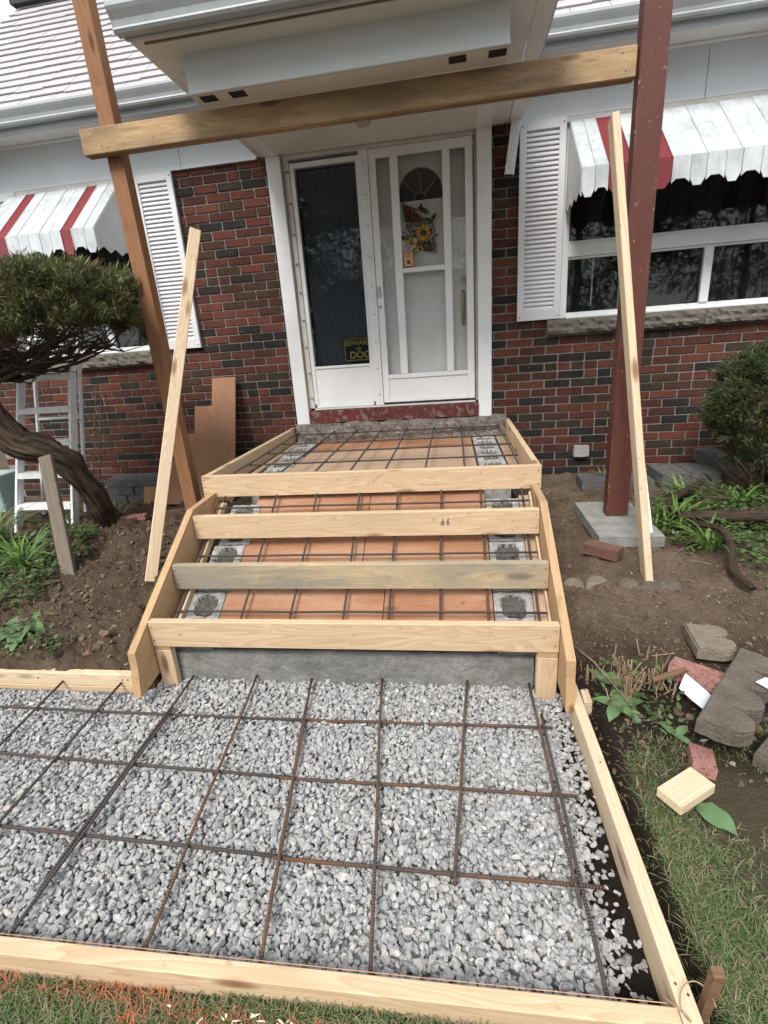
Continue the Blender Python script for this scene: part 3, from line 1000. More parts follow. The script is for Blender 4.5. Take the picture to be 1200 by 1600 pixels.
# windows
def window(x0, x1, z0, zr0, zr1, z1, mulls, sill_x):
    wd = link("window", None, house, Matrix.Translation(((x0 + x1) / 2, .05, z0)))
    ya, yb = 0.012, 0.075
    def fr(b, nm="window_frame", m='white'):
        return link(nm, b.mesh(nm, M[m]), wd)
    f = .055
    fr(MB().box(x0, x0 + f, ya, yb, z0, z1, ch=.004)); fr(MB().box(x1 - f, x1, ya, yb, z0, z1, ch=.004))
    fr(MB().box(x0 + f, x1 - f, ya, yb, z0, z0 + .02, ch=.003).box(x0 + f, x1 - f, ya - .018, yb, z0 - .005, z0 + .012, ch=.003).box(x0 + f, x1 - f, ya + .02, yb, z0 + .02, z0 + .045, ch=.003))
    fr(MB().box(x0 + f, x1 - f, ya, yb, zr0, zr1, ch=.004).box(x0 + f, x1 - f, ya + .02, yb, zr0 - .018, zr0, ch=.003).box(x0 + f, x1 - f, ya + .015, yb, zr1, zr1 + .02, ch=.003))
    fr(MB().box(x0 + f, x1 - f, ya, yb, z1 - .05, z1, ch=.004))
    xs = [x0 + f] + [q for m in mulls for q in (m - .033, m + .033)] + [x1 - f]
    for m in mulls:
        fr(MB().box(m - .033, m + .033, ya + .004, yb, z0 + .045, zr0 - .018, ch=.004), "mullion")
    for i in range(0, len(xs), 2):
        a, c = xs[i], xs[i + 1]
        link("pane", MB().box(a, c, .052, .056, z0 + .045, zr0 - .018).mesh("pane", M['glass']), wd)
        for q in (a, c - .012):
            link("sash_stile", MB().box(q, q + .012, .04, .051, z0 + .045, zr0 - .018).mesh("sash_stile", M['steel']), wd)
        for q in (a + .07, c - .09):
            link("sash_latch", MB().box(q, q + .014, .025, .04, z0 + .045, z0 + .056, ch=.002).mesh("sash_latch", M['steel']), wd)
    link("pane", MB().box(x0 + f, x1 - f, .058, .062, zr1 + .02, z1 - .05).mesh("pane", M['glass']), wd)
    # pleated curtain inside
    b = MB(); n = int((x1 - x0) / .02)
    vs = []; fs = []
    for i in range(n + 1):
        x = x0 + .03 + (x1 - x0 - .06) * i / n
        y = .17 + .022 * math.sin(i * 1.05) + .008 * math.sin(i * .37)
        vs += [(x, y, z0 + .02), (x, y, z1 - .03)]
        if i:
            k = 2 * i
            fs.append((k - 2, k, k + 1, k - 1))
    link("curtain", b.add(vs, fs).mesh("curtain", M['curtain'], True), wd)
    # cut stone sill, in two lengths
    sx = [sill_x[0], sill_x[1], sill_x[2]]
    for a, c in ((sx[0], sx[1] - .003), (sx[1] + .003, sx[2])):
        nn = max(6, int((c - a) / .03)); vs = []; fs = []
        prof = [(.05, 0.0), (-.045, 0.0), (-.075, -.012), (-.08, -.035), (-.07, -.065), (-.078, -.09), (-.066, -.118), (-.04, -.128), (.05, -.128)]
        for i in range(nn + 1):
            x = a + (c - a) * i / nn
            for k, (y, z) in enumerate(prof):
                j = .012 if 1 < k < 8 else 0
                vs.append((x, y + random.uniform(-j, j), z0 - .006 + z + random.uniform(-j, j) * .4))
        P_ = len(prof)
        for i in range(nn):
            for k in range(P_):
                k2 = (k + 1) % P_
                fs.append((i * P_ + k, i * P_ + k2, (i + 1) * P_ + k2, (i + 1) * P_ + k))
        fs += [tuple(range(P_)), tuple(nn * P_ + k for k in range(P_))]
        link("sill_stone", MB().add(vs, fs).mesh("sill_stone", M['sillstone']), wd)
    return wd
wr = window(1.585, 3.62, 1.606, 2.085, 2.185, 3.06, (2.10, 2.735), (1.478, 2.73, 3.75))
wl_ = window(-3.29, -2.12, 1.606, 2.085, 2.185, 3.06, (-2.7,), (-3.40, -2.62, -2.035))
link("blind_wand", MB().tube([(1.86, .10, 2.08), (1.86, .10, 1.70)], .006, 6).mesh("blind_wand", M['white']), wr)
# gap filler boards above the awnings
for x0, x1 in ((1.58, 3.75), (-3.30, -2.117)):
    link("head_trim", MB().box(x0, x1, -.03, .012, 3.022, 3.060, ch=.003).mesh("head_trim", M['white_old']), house)

# awnings
def awning(bounds, cols, xl, xr):
    aw = link("window_awning", None, house, Matrix.Translation(((xl + xr) / 2, -.3, 2.6)))
    yt, zt, yf, zf, zb = -.06, 3.015, -.55, 2.572, 2.42
    for i in range(len(bounds) - 1):
        a, c = bounds[i], bounds[i + 1]
        m = M['awn_red'] if cols[i] == 'R' else M['awn_white']
        up = 0.003 if i % 2 else 0.0
        t = .006
        e = .0012
        a2, c2 = a + e, c - e
        mid = (a + c) / 2
        q = (c - a) * .25
        lo = zb - .028
        vs = []
        xs = [a2, mid, c2]
        b = MB()
        # sloped pan with a rolled edge on either side
        pts = [(a2, 0), (a2, .0045), (a2 + .005, .0045), (a2 + .007, .0015), (c2 - .007, .0015), (c2 - .005, .0045), (c2, .0045), (c2, 0)]
        n = len(pts)
        dn = Vector((0, -(zt - zf), -(yf - yt))).normalized()
        dn = Vector((0, zf - zt, yf - yt)).normalized() * -1
        # normal of the slope, pointing up and forward
        nrm = Vector((0, -(zt - zf), (yt - yf))).normalized()
        for (y, z) in ((yt, zt + up), (yf, zf + up)):
            for x, h in pts:
                vs.append((x, y + nrm.y * h, z + nrm.z * h))
        fs = [(k, k + 1, n + k + 1, n + k) for k in range(n - 1)] + [(n - 1, 0, n, 2 * n - 1), tuple(range(n)), tuple(range(2 * n - 1, n - 1, -1))]
        b.add(vs, fs)
        # valance with a shaped lower edge
        ya = yf - .004 - up * .6
        lowm, lowe = (lo, zb + .02) if i % 2 == 0 else (zb + .022, zb - .004)
        pr = [(a2, zf + up + .006), (a2, lowe), (a2 + q, lowm), (c2 - q, lowm), (c2, lowe), (c2, zf + up + .006)]
        b.prism(pr, 'y', ya - .003, ya + .003)
        b.prism([(a2, zf + up), (a2, zb + .03), (a2 + .006, zb + .03), (a2 + .006, zf + up)], 'y', ya - .007, ya - .0032)
        link("awning_slat", b.mesh("awning_slat", m), aw)
    for xs_ in (xl, xr):
        k = 7
        top = [(yt, zt - .004), (yf, zf - .004)]
        bot = []
        for j in range(k + 1):
            y = yf + (yt - yf + .05) * j / k
            bot.append((y, zb - .005 + (.03 if j % 2 else -.012)))
        poly = [top[0], top[1]] + bot
        link("awning_side", MB().prism(poly, 'x', xs_ - .003, xs_ + .003).mesh("awning_side", M['awn_side']), aw)
    # corrugated underside sheet and arms
    link("awning_arm", MB().tube([(xl + .03, -.54, 2.47), (xl + .03, -.01, 2.47)], .009, 6).tube([(xr - .03, -.54, 2.47), (xr - .03, -.01, 2.47)], .009, 6).mesh("awning_arm", M['steel']), aw)
br_ = [1.600, 1.690, 1.778, 1.935, 2.040, 2.191]
while br_[-1] < 3.60:
    br_.append(br_[-1] + (.102 if len(br_) % 2 else .118))
awning(br_, "WWRWR" + "W" * 8 + "RWRWWWW", 1.600, br_[-1])
bl_ = [-2.224]
while bl_[-1] > -3.33:
    bl_.append(bl_[-1] - (.10 if len(bl_) % 2 else .107))
bl_ = bl_[::-1]
_n = len(bl_) - 1
_pat = {0: 'W'}
awning(bl_, "".join('R' if (_n - 1 - i) in (2, 8) else 'W' for i in range(_n)), bl_[0], bl_[-1])

# entry: side light, storm door, inner door
entry = link("entry_door", None, house, Matrix.Translation((.08, .0, .95)))
def entry_parts():
    def p(nm, b, m, par=entry, sm=False):
        return link(nm, b.mesh(nm, M[m] if isinstance(m, str) else m, sm), par)
    # outer frame
    p("door_frame", MB().box(-.722, -.675, -.028, .10, .955, 3.06, ch=.003).box(-.733, -.723, -.045, 0.01, .80, 3.05), 'white_old')
    p("door_frame", MB().box(.862, .884, -.026, .10, .955, 3.06, ch=.003), 'white_old')
    p("door_frame", MB().box(-.675, .862, -.026, .10, 3.028, 3.0595, ch=.003), 'white_old')
    p("caulk_strip", MB().box(-.7345, -.722, -.050, -.0455, .80, 3.04), 'brown_trim')
    p("caulk_strip", MB().box(.8625, .8715, -.031, -.0265, .95, 3.03), 'brown_trim')
    p("door_mullion", MB().box(-.072, .004, -.038, .10, .955, 3.028, ch=.004).box(-.05, -.022, -.044, -.038, .957, 3.02, ch=.002), 'white')
    b = MB()
    for x in (-.035, -.697):
        for i in range(9):
            z = 1.05 + i * .235
            b.box(x - .004, x + .004, -.0475, -.044 if x > -.1 else -.028, z, z + .008).box(x + .012, x + .018, -.0475, -.044 if x > -.1 else -.028, z + .002, z + .010)
    for i in range(10):
        z = 1.05 + i * .21
        b.box(.872, .877, -.029, -.0258, z, z + .008)
    p("screw_head", b, 'brown_trim')
    # fixed side light
    s = link("side_light", None, entry, Matrix.Translation((-.37, 0, .99)))
    p("side_light_frame", MB().box(-.673, -.637, -.018, .05, .99, 3.0, ch=.003).box(-.105, -.0725, -.018, .05, .99, 3.0, ch=.003).box(-.637, -.105, -.018, .05, 2.962, 3.0, ch=.003)
      .box(-.637, -.105, -.018, .05, 1.318, 1.342, ch=.003), 'white', s)
    p("kick_panel", MB().box(-.637, -.105, -.008, .05, .99, 1.317, ch=.003).box(-.655, -.09, -.022, .05, .957, .989, ch=.003), 'white', s)
    p("pane", MB().box(-.637, -.105, .008, .012, 1.342, 2.962), 'glass_dark', s)
    b = MB()
    for i in range(62):
        z = 1.36 + i * .0258
        b.box(-.63, -.11, .070, .092, z, z + .003, mat=None)
    p("blind_slat", b, 'blind', s)["kind"] = "stuff"
    b = MB(); n = 34; vs = []; fs = []
    for i in range(n + 1):
        x = -.64 + .54 * i / n; y = .125 + .012 * math.sin(i * 1.5)
        vs += [(x, y, 1.34), (x, y, 2.97)]
        if i: fs.append((2 * i - 2, 2 * i, 2 * i + 1, 2 * i - 1))
    p("sheer_curtain", b.add(vs, fs), 'sheer', s, True)
    # storm door
    d = link("storm_door", None, entry, Matrix.Translation((.43, 0, .95)))
    fb = MB()
    y0, y1 = -.026, .012
    fb.box(.008, .066, y0, y1, .975, 3.025, ch=.003).box(.796, .858, y0, y1, .975, 3.025, ch=.003)
    fb.box(.066, .796, y0, y1, 2.957, 3.025, ch=.003).box(.066, .796, y0, y1, 1.19, 1.228, ch=.003).box(.066, .796, y0, y1, .975, 1.005, ch=.003)
    fb.box(.184, .250, y0 - .003, y1, 1.228, 2.957, ch=.004).box(.612, .674, y0 - .003, y1, 1.228, 2.957, ch=.004)
    fb.box(.250, .612, y0 - .001, y1, 2.078, 2.116, ch=.004)
    p("storm_frame", fb, 'white', d)
    p("kick_panel", MB().box(.066, .796, -.014, .008, 1.005, 1.19, ch=.003), 'white', d)
    for a, c, z0, z1 in ((.066, .184, 1.228, 2.957), (.674, .796, 1.228, 2.957), (.25, .612, 2.116, 2.957), (.25, .612, 1.228, 2.078)):
        p("pane", MB().box(a, c, -.008, -.004, z0, z1), 'glass_clear', d)
    h = MB().box(.018, .044, -.034, -.0265, 1.90, 1.985, ch=.004).tube([(.031, -.034, 1.955), (.031, -.052, 1.95), (.034, -.058, 1.93), (.036, -.06, 1.90)], .007, 8)
    p("handle", h, 'chrome', d)
    p("lock_cylinder", MB().tube([(.031, -.026, 1.82), (.031, -.038, 1.82)], .012, 10), 'chrome', d)
    p("threshold_strip", MB().box(-.675, .862, -.04, .1, .938, .954, ch=.003), 'white_old')
    # inner panel door seen through the glass
    i_ = link("inner_door", None, entry, Matrix.Translation((.43, .1, .95)))
    db = MB().box(.03, .86, .085, .125, .96, 2.64).box(.03, .235, .085, .125, 2.64, 3.02).box(.61, .86, .085, .125, 2.64, 3.02)
    # head above the fan light, cut as an arch
    arch = [(.235, 3.02), (.235, 2.70)] + [(.4225 - .1875 * math.cos(math.pi * t / 14), 2.70 + .185 * math.sin(math.pi * t / 14)) for t in range(15)] + [(.61, 2.70), (.61, 3.02)]
    db.prism(arch, 'y', .085, .125)
    p("door_leaf", db, 'door_white', i_)
    ar = MB()
    for t in range(14):
        a0, a1 = math.pi * t / 14, math.pi * (t + 1) / 14
        q = [(.4225 - r_ * math.cos(a), 2.70 + r_ * math.sin(a)) for r_, a in ((.185, a0), (.215, a0), (.215, a1), (.185, a1))]
        ar.prism(q, 'y', .072, .0845)
    ar.box(.207, .237, .072, .0845, 2.62, 2.70).box(.608, .638, .072, .0845, 2.62, 2.70).box(.207, .638, .072, .0845, 2.612, 2.641)
    p("fan_light_moulding", ar, 'door_white', i_)
    p("fan_light_pane", MB().box(.235, .61, .100, .104, 2.64, 2.89), 'glass', i_)
    mb = MB()
    for ang in (45, 90, 135):
        a = R(ang); c, s_ = math.cos(a), math.sin(a)
        mb.tube([(.4225 + .05 * c, .096, 2.655 + .05 * s_), (.4225 + .20 * c, .096, 2.655 + .205 * s_)], .0045, 6)
    for t in range(8):
        a0, a1 = math.pi * t / 8, math.pi * (t + 1) / 8
        mb.tube([(.4225 + .05 * math.cos(a0), .096, 2.655 + .05 * math.sin(a0)), (.4225 + .05 * math.cos(a1), .096, 2.655 + .05 * math.sin(a1))], .0045, 6)
    p("fan_light_bar", mb, 'brass', i_)
    for x0, x1, z0, z1 in ((.12, .375, 1.15, 1.78), (.52, .77, 1.15, 1.78), (.12, .375, 1.95, 2.5), (.52, .77, 1.95, 2.5)):
        pb = MB().box(x0, x1, .081, .0845, z0, z1, ch=.002).box(x0 + .03, x1 - .03, .075, .0808, z0 + .03, z1 - .03, ch=.002)
        p("raised_panel", pb, 'door_white', i_)
    kb = MB().tube([(.767, .085, 1.995), (.767, .06, 1.995)], .024, 12).tube([(.765, .085, 1.90), (.765, .045, 1.88), (.765, .038, 1.80), (.765, .05, 1.68), (.765, .08, 1.62)], [.012, .014, .014, .014, .012], 8)
    p("door_lock", kb, 'brass', i_)
    p("dark_hall", MB().box(-.72, .88, .30, .32, .95, 3.05), 'interior')  # near-black sheet; the darkness of the unlit hall is put into its colour
    p("hall_side", MB().box(-.735, -.723, .101, .30, .95, 3.05).box(-.04, -.028, .101, .30, .95, 3.05), 'interior')
entry_parts()

# painted sill and broken concrete ledge
def rough_box(x0, x1, y0, y1, z0, z1, st, amp, seed):
    bm = bmesh.new()
    nx, nz, ny = max(2, int((x1 - x0) / st)), max(2, int((z1 - z0) / st)), max(2, int((y1 - y0) / st))
    bmesh.ops.create_cube(bm, size=1.0)
    bmesh.ops.scale(bm, vec=(x1 - x0, y1 - y0, z1 - z0), verts=bm.verts)
    bmesh.ops.translate(bm, vec=((x0 + x1) / 2, (y0 + y1) / 2, (z0 + z1) / 2), verts=bm.verts)
    for ax, n, lo, hi in ((0, nx, x0, x1), (1, ny, y0, y1), (2, nz, z0, z1)):
        for i in range(1, n):
            co = [0, 0, 0]; no = [0, 0, 0]
            co[ax] = lo + (hi - lo) * i / n; no[ax] = 1
            bmesh.ops.bisect_plane(bm, geom=bm.verts[:] + bm.edges[:] + bm.faces[:], plane_co=co, plane_no=no)
    bm.normal_update()
    for v in bm.verts:
        d = mnoise.noise(Vector(v.co) * 9 + Vector((seed, 0, 0))) * .6 + mnoise.noise(Vector(v.co) * 24 + Vector((0, seed, 0))) * .4
        v.co += v.normal * d * amp
    me = bpy.data.meshes.new("rough")
    bm.to_mesh(me); bm.free()
    me.polygons.foreach_set("use_smooth", [False] * len(me.polygons))
    return me
def rough(name, dims, st, amp, mat, seed, parent=None, m=I4):
    me = rough_box(*dims, st, amp, seed)
    me.materials.append(M[mat])
    return link(name, me, parent, m)
rough("door_sill", (-.725, .886, -.075, .08, .818, .936), .03, .006, 'redsill', 1.0, house)
rough("broken_ledge", (-.86, 1.13, -.115, .0, .60, .812), .03, .03, 'ledge', 4.0, house)
rough("foundation_stub", (1.757, 1.888, -.055, .01, .39, .49), .02, .012, 'concrete', 7.0, house)

# ------------------------------------------------------------------ porch substructure
fnd = thing("block_foundation", "grey concrete block side walls filled with grout under the stair formwork", "foundation", (.1, -1.4, 0))
def block_mesh(L=.385, W=.19, T=.19, seed=0):
    """Hollow block whose two cells are filled with lumpy grout a little below the rim."""
    nx, ny = 40, 20
    vs, fs, mi = [], [], []
    def dep(x, y):
        m = 0.0
        for cx in (-L * .235, L * .235):
            e = (abs(x - cx) / (L * .205)) ** 3.2 + (abs(y) / (W * .31)) ** 3.2
            e *= 1 + .6 * mnoise.noise(Vector((x * 22, y * 22, seed)))
            m = max(m, min(1, max(0, (1.12 - e) / .24)))
        return m
    for j in range(ny + 1):
        for i in range(nx + 1):
            x, y = -L / 2 + L * i / nx, -W / 2 + W * j / ny
            d = dep(x, y)
            h = T / 2 - d * (.020 + .016 * mnoise.noise(Vector((x * 38, y * 38, seed + 3))) + .008 * mnoise.noise(Vector((x * 90, y * 90, seed)))) + .0045 * mnoise.noise(Vector((x * 45, y * 45, seed + 9))) - .010 * max(0, mnoise.noise(Vector((x * 16, y * 16, seed + 5))) - .15)
            edge = i in (0, nx) or j in (0, ny)
            vs.append((x, y, h - (.004 if edge else 0)))
    w = nx + 1
    for j in range(ny):
        for i in range(nx):
            fs.append((j * w + i, j * w + i + 1, (j + 1) * w + i + 1, (j + 1) * w + i))
            mi.append(1 if dep(-L / 2 + L * (i + .5) / nx, -W / 2 + W * (j + .5) / ny) > .6 else 0)
    rim = [i for i in range(w)] + [j * w + nx for j in range(1, ny + 1)] + [ny * w + i for i in range(nx - 1, -1, -1)] + [j * w for j in range(ny - 1, 0, -1)]
    b0 = len(vs)
    vs += [(vs[k][0], vs[k][1], -T / 2) for k in rim]
    n = len(rim)
    for k in range(n):
        k2 = (k + 1) % n
        fs.append((rim[k], rim[k2], b0 + k2, b0 + k)); mi.append(0)
    fs.append(tuple(b0 + k for k in range(n))); mi.append(0)
    b = MB(); b.v, b.f, b.mi = vs, fs, mi
    return b.mesh("block", [M['block'], M['grout']])
BLK = [block_mesh(seed=1), block_mesh(seed=17), block_mesh(seed=33)]
DECK = 0.650
slope = math.atan2(.60 - .085, 2.80 - 1.90)
def slope_z(y):
    return 0.60 + (y + 1.90) * math.tan(slope)
for xc, sk in ((-.665, -.03), (0.955, 0.0)):
    for i in range(5):
        y = -.20 - i * .395
        if y < -1.75: continue
        link("block", BLK[i % 3], fnd, SM @ Matrix.Translation((xc + sk * (i - 2) * -.45, y, DECK - .095)) @ Matrix.Rotation(R(90), 4, 'Z'))
    for i in range(3):
        s_ = .175 + i * .325
        y = -1.87 - s_ * math.cos(slope); z = slope_z(y)
        mm = Matrix.Translation((xc - sk * 1.2 + (.0 if xc > 0 else -.02 * i), y, z - .098)) @ Matrix.Rotation(slope, 4, 'X') @ Matrix.Rotation(R(90), 4, 'Z') @ Matrix.Scale(.82, 4, (1, 0, 0))
        link("block", BLK[i % 3], fnd, SM @ mm)
    b = MB().box(xc - .095, xc + .095, -1.85, -.05, -.1, DECK - .19)
    b.prism([(-1.86, -.1), (-1.86, slope_z(-1.86) - .19), (-2.74, slope_z(-2.74) - .19), (-2.74, -.1)], 'x', xc - .095, xc + .095)
    link("lower_wall", b.mesh("lower_wall", M['block']), fnd, SM)

curb = thing("concrete_curb", "low damp grey concrete footing under the lowest step", "footing", mat=SM @ Matrix.Translation((.12, -2.6, 0)),
             data=None)
rough("footing_body", (-.772, 1.022, -2.785, -2.52, -.14, .070), 0.028, .012, 'curb', 12.0, curb, SM)

# ------------------------------------------------------------------ stair formwork
stair = thing("stair_formwork", "new pine formwork for three concrete steps and a landing below the door", "formwork", mat=SM @ Matrix.Translation((.13, -1.9, 0)))
def sb(name, p0, p1, wd, W, T, m, ch=.003):
    return board(name, p0, p1, wd, W, T, M[m], stair, True, ch)
LZ = .7806
sb("landing_board", (-.915, -1.893, LZ - .07), (1.182, -1.893, LZ - .07), (0, 0, 1), .140, .038, 'pine')
sb("side_board", (-.893, -1.873, LZ - .071), (-.868, -.03, LZ - .071), (0, 0, 1), .139, .038, 'pine')
sb("side_board", (1.163, -1.873, LZ - .071), (1.185, .0, LZ - .071), (0, 0, 1), .139, .038, 'pine')
for y, z, m, x0, x1 in ((-2.254, .6285, 'pine', -.829, 1.12), (-2.549, .4553, 'pine_grey', -.829, 1.12), (-2.840, .2894, 'pine', -.829, 1.12)):
    sb("riser_board", (x0, y + .019, z - .07), (x1, y + .019, z - .07), (0, 0, 1), .140, .038, m)
prof = [(-1.915, .672), (-2.225, .660), (-2.972, .200), (-2.976, .118), (-3.004, -.028), (-2.80, -.004), (-2.0, .33), (-1.915, .37)]
for x0, x1, m in ((-.869, -.831, 'pine_warm'), (1.122, 1.160, 'pine_warm')):
    L_ = MB()
    # local X along the board's slope so the grain follows it
    ang = math.atan2(.46, .747)
    org = Matrix.Translation(((x0 + x1) / 2, -2.5, .35)) @ Matrix.Rotation(ang, 4, 'X') @ Matrix.Rotation(R(90), 4, 'Z')
    inv = org.inverted()
    t_ = MB().prism(prof, 'x', x0, x1)
    t_.v = [tuple(inv @ Vector(q)) for q in t_.v]
    me = t_.mesh("stringer", M[m])
    link("stringer", me, stair, SM @ org)
# short posts under the lowest riser
sb("post_block", (-.785, -2.815, -.12), (-.785, -2.815, .125), (1, 0, 0), .085, .038, 'pine')
sb("post_block", (1.073, -2.815, -.12), (1.073, -2.815, .118), (1, 0, 0), .092, .038, 'pine')
sb("post_cleat", (-.83, -2.815, .137), (-.742, -2.815, .137), (0, 0, 1), .022, .038, 'pine_warm')
sb("post_cleat", (1.028, -2.815, .133), (1.118, -2.815, .133), (0, 0, 1), .028, .038, 'pine_warm')
# plywood floor of the landing, in sheets, and sloping soffit sheets
for y0, y1, m in ((-1.86, -1.25, 'ply_tan'), (-1.246, -.64, 'ply_tan'), (-.636, -.09, 'ply')):
    sb("deck_sheet", (.14, (y0 + y1) / 2, DECK - .014), (.145, (y0 + y1) / 2, DECK - .014), (0, 1, 0), .01, .01, m)
    o = bpy.data.objects[[q.name for q in stair.children if q.name.startswith("deck_sheet")][-1]]
    o.data = board_mesh(1.40, y1 - y0, .018, M[m], .001, "deck_sheet")
sb("edge_strip", (-.80, -1.86, DECK - .006), (-.80, -.1, DECK - .006), (1, 0, 0), .05, .018, 'ply_tan')
sb("edge_strip", (1.10, -1.86, DECK - .006), (1.11, -.1, DECK - .006), (1, 0, 0), .085, .018, 'ply_tan')
sb("loose_cleat", (-.62, -1.60, DECK + .016), (-.30, -1.585, DECK + .016), (0, 1, 0), .085, .036, 'pine')
c_, s_ = math.cos(slope), math.sin(slope)
for a, bb, x0, x1, m in ((-.09, .50, -.572, .16, 'ply'), (-.09, .50, .164, .855, 'ply'), (.504, .965, -.572, .30, 'ply'), (.504, .965, .304, .855, 'ply')):
    mm = SM @ Matrix.Translation(((x0 + x1) / 2, -1.90 - (a + bb) / 2 * c_, .60 - (a + bb) / 2 * s_ - .012)) @ Matrix.Rotation(slope, 4, 'X')
    link("slope_sheet", board_mesh(x1 - x0, bb - a, .018, M[m], .001, "slope_sheet"), stair, mm)
for xc, w in ((-.80, .058), (1.086, .064)):
    sb("edge_strip", (xc, -1.90, .60 - .006), (xc, -1.90 - 1.0 * c_, .60 - 1.0 * s_ - .006), (1, 0, 0), w, .018, 'ply_tan')
sb("edge_batten", (-.772, -1.95, .60), (-.772, -1.90 - .98 * c_, .615 - .98 * s_), (1, 0, 0), .014, .05, 'pine')
sb("edge_batten", (1.112, -1.93, .612), (1.112, -1.90 - .98 * c_, .615 - .98 * s_), (1, 0, 0), .012, .06, 'pine')
# nail heads
nb = MB()
for x, z in ((-.90, LZ - .025), (-.90, LZ - .07), (-.90, LZ - .115), (1.165, LZ - .03), (1.165, LZ - .11)):
    nb.tube([(x, -1.9125, z), (x, -1.9145, z)], .004, 6)
link("nail_head", nb.mesh("nail_head", M['steel']), stair, SM)
# lumber grade stamp on the top riser: small blurred ink marks
st_ = MB()
for k in range(9):
    st_.box(.60 + .004 * k + (.012 if k > 4 else 0), .602 + .004 * k + (.012 if k > 4 else 0), -2.2560, -2.2547, .545 + .006 * (k % 3), .565 + .009 * (k % 4))
link("grade_stamp", st_.mesh("grade_stamp", M['steel']), stair, SM)

fx = MB()
for x, y, z in ((1.1412, -2.31, .57), (1.1412, -2.31, .52)):
    fx.tube([(x - .001, y, z), (x + .0005, y, z)], .004, 6)
for yb, zt in ((-2.254, .6285), (-2.549, .4553), (-2.840, .2894)):
    for x in (-.812, 1.103):
        for dz in (.03, .105):
            fx.tube([(x + random.uniform(-.004, .004), yb + .0005, zt - dz), (x, yb - .0012, zt - dz + random.uniform(-.004, .004))], .0036, 6)
link("nail_head", fx.mesh("nail_head", M['steel']), stair, SM)["kind"] = "stuff"

# ------------------------------------------------------------------ stair reinforcement
def bar(pts, r, mat, parent, name="rebar", wob=.003):
    pts = [Vector(p) for p in pts]
    a, b_ = pts[0], pts[-1]
    if len(pts) == 2:
        n = 7
        pts = [a.lerp(b_, i / (n - 1)) + Vector((random.uniform(-wob, wob), random.uniform(-wob, wob), random.uniform(-wob, wob) * .5)) for i in range(n)]
        pts[0], pts[-1] = a, b_
    m = SM @ frame_from(a, b_, (0, 0, 1) if abs((b_ - a).normalized().z) < .9 else (1, 0, 0))
    inv = (SM.inverted() @ m).inverted()
    me = MB().tube([inv @ p for p in pts], r, 8).mesh("rebar", M[mat], True)
    return link(name, me, parent, m)


mat1 = thing("rebar_mat", "dark steel rebar grid tied over the landing and sloping under the step boards", "rebar grid", mat=SM @ Matrix.Translation((.1, -1.5, .6)))
for y in (-.16, -.62, -1.00, -1.39):
    bar([(-.80, y - .01, .728), (1.115, y, .728)], .0065, 'rebar', mat1)
for xa, xb in ((-.79, -.79), (-.46, -.44), (-.22, -.22), (.245, .262), (.50, .51), (.745, .758), (.015, .02), (1.08, 1.09)):
    bar([(xa, -1.86, .742), (xb, -.13, .742)], .0065, 'rebar', mat1)
SH = .05
def slp(x, d, h=SH):
    return (x, -1.90 - d * c_ - h * s_ * -0, .60 - d * s_ + h)
for x in (-.735 - .04, -.43, -.17, .10, .34, .60, .83, 1.07):
    bar([slp(x, -.02), slp(x + random.uniform(-.01, .01), 1.0)], .0062, 'rebar_rust' if random.random() < .35 else 'rebar', mat1)
for d in (.13, .50, .86):
    bar([slp(-.80, d, SH + .014), slp(1.10, d, SH + .016)], .0062, 'rebar', mat1)

# ------------------------------------------------------------------ walkway formwork, gravel, reinforcement
walk = thing("walkway_formwork", "long pine form boards edging the gravel bed of the new walkway", "formwork", mat=SM @ Matrix.Translation((.2, -3.5, -.1)))
def wb(name, p0, p1, wd, W, T, m, ch=.003):
    return board(name, p0, p1, wd, W, T, M[m], walk, True, ch)
wb("form_board", (1.177, -2.832, -.07), (1.180, -4.045, -.07), (0, 0, 1), .140, .044, 'pine_pale')
wb("form_board", (-2.6, -4.036, -.07), (1.156, -4.036, -.07), (0, 0, 1), .140, .042, 'pine')
wb("corner_block", (1.158, -4.0595, -.07), (1.202, -4.0595, -.07), (0, 0, 1), .138, .026, 'pine_pale')
wb("form_board", (-2.6, -2.84, -.038), (-.965, -2.85, -.038), (0, 0, 1), .074, .040, 'pine_pale')
wb("form_board", (-2.6, -2.841, -.114), (-.965, -2.851, -.114), (0, 0, 1), .074, .040, 'pine')
wb("form_board", (1.236, -2.69, -.08), (1.228, -2.95, -.08), (0, 0, 1), .12, .036, 'pine_pale')

def rock_bank(n, npts, flat):
    out = []
    for k in range(n):
        bm = bmesh.new()
        for i in range(npts):
            v = Vector((random.gauss(0, 1), random.gauss(0, 1), random.gauss(0, 1))).normalized() * random.uniform(.82, 1.0)
            v = Vector((v.x * random.uniform(.95, 1.05) * 1.25, v.y * .95, v.z * flat))
            bm.verts.new(v)
        r_ = bmesh.ops.convex_hull(bm, input=bm.verts)
        bmesh.ops.delete(bm, geom=[g for g in r_.get('geom_interior', []) if isinstance(g, bmesh.types.BMVert)], context='VERTS')
        bmesh.ops.triangulate(bm, faces=bm.faces)
        bmesh.ops.recalc_face_normals(bm, faces=bm.faces)
        bm.verts.index_update()
        V = np.array([v.co[:] for v in bm.verts]); F = np.array([[v.index for v in f.verts] for f in bm.faces])
        out.append((V, F)); bm.free()
    return out


def scatter_rocks(name, P, size, bank, mat, tilt=.6, mats=None):
    Vs, Fs, off = [], [], 0
    n = len(P)
    for i in range(n):
        V, F = bank[rng.integers(len(bank))]
        e = Matrix.Rotation(rng.uniform(0, 6.28), 3, 'Z') @ Matrix.Rotation(rng.normal(0, tilt), 3, 'X') @ Matrix.Rotation(rng.normal(0, tilt), 3, 'Y')
        A = np.array(e) * size[i]
        Vs.append(V @ A.T + P[i]); Fs.append(F + off); off += len(V)
    return np_mesh(name, np.concatenate(Vs), np.concatenate(Fs), mat)


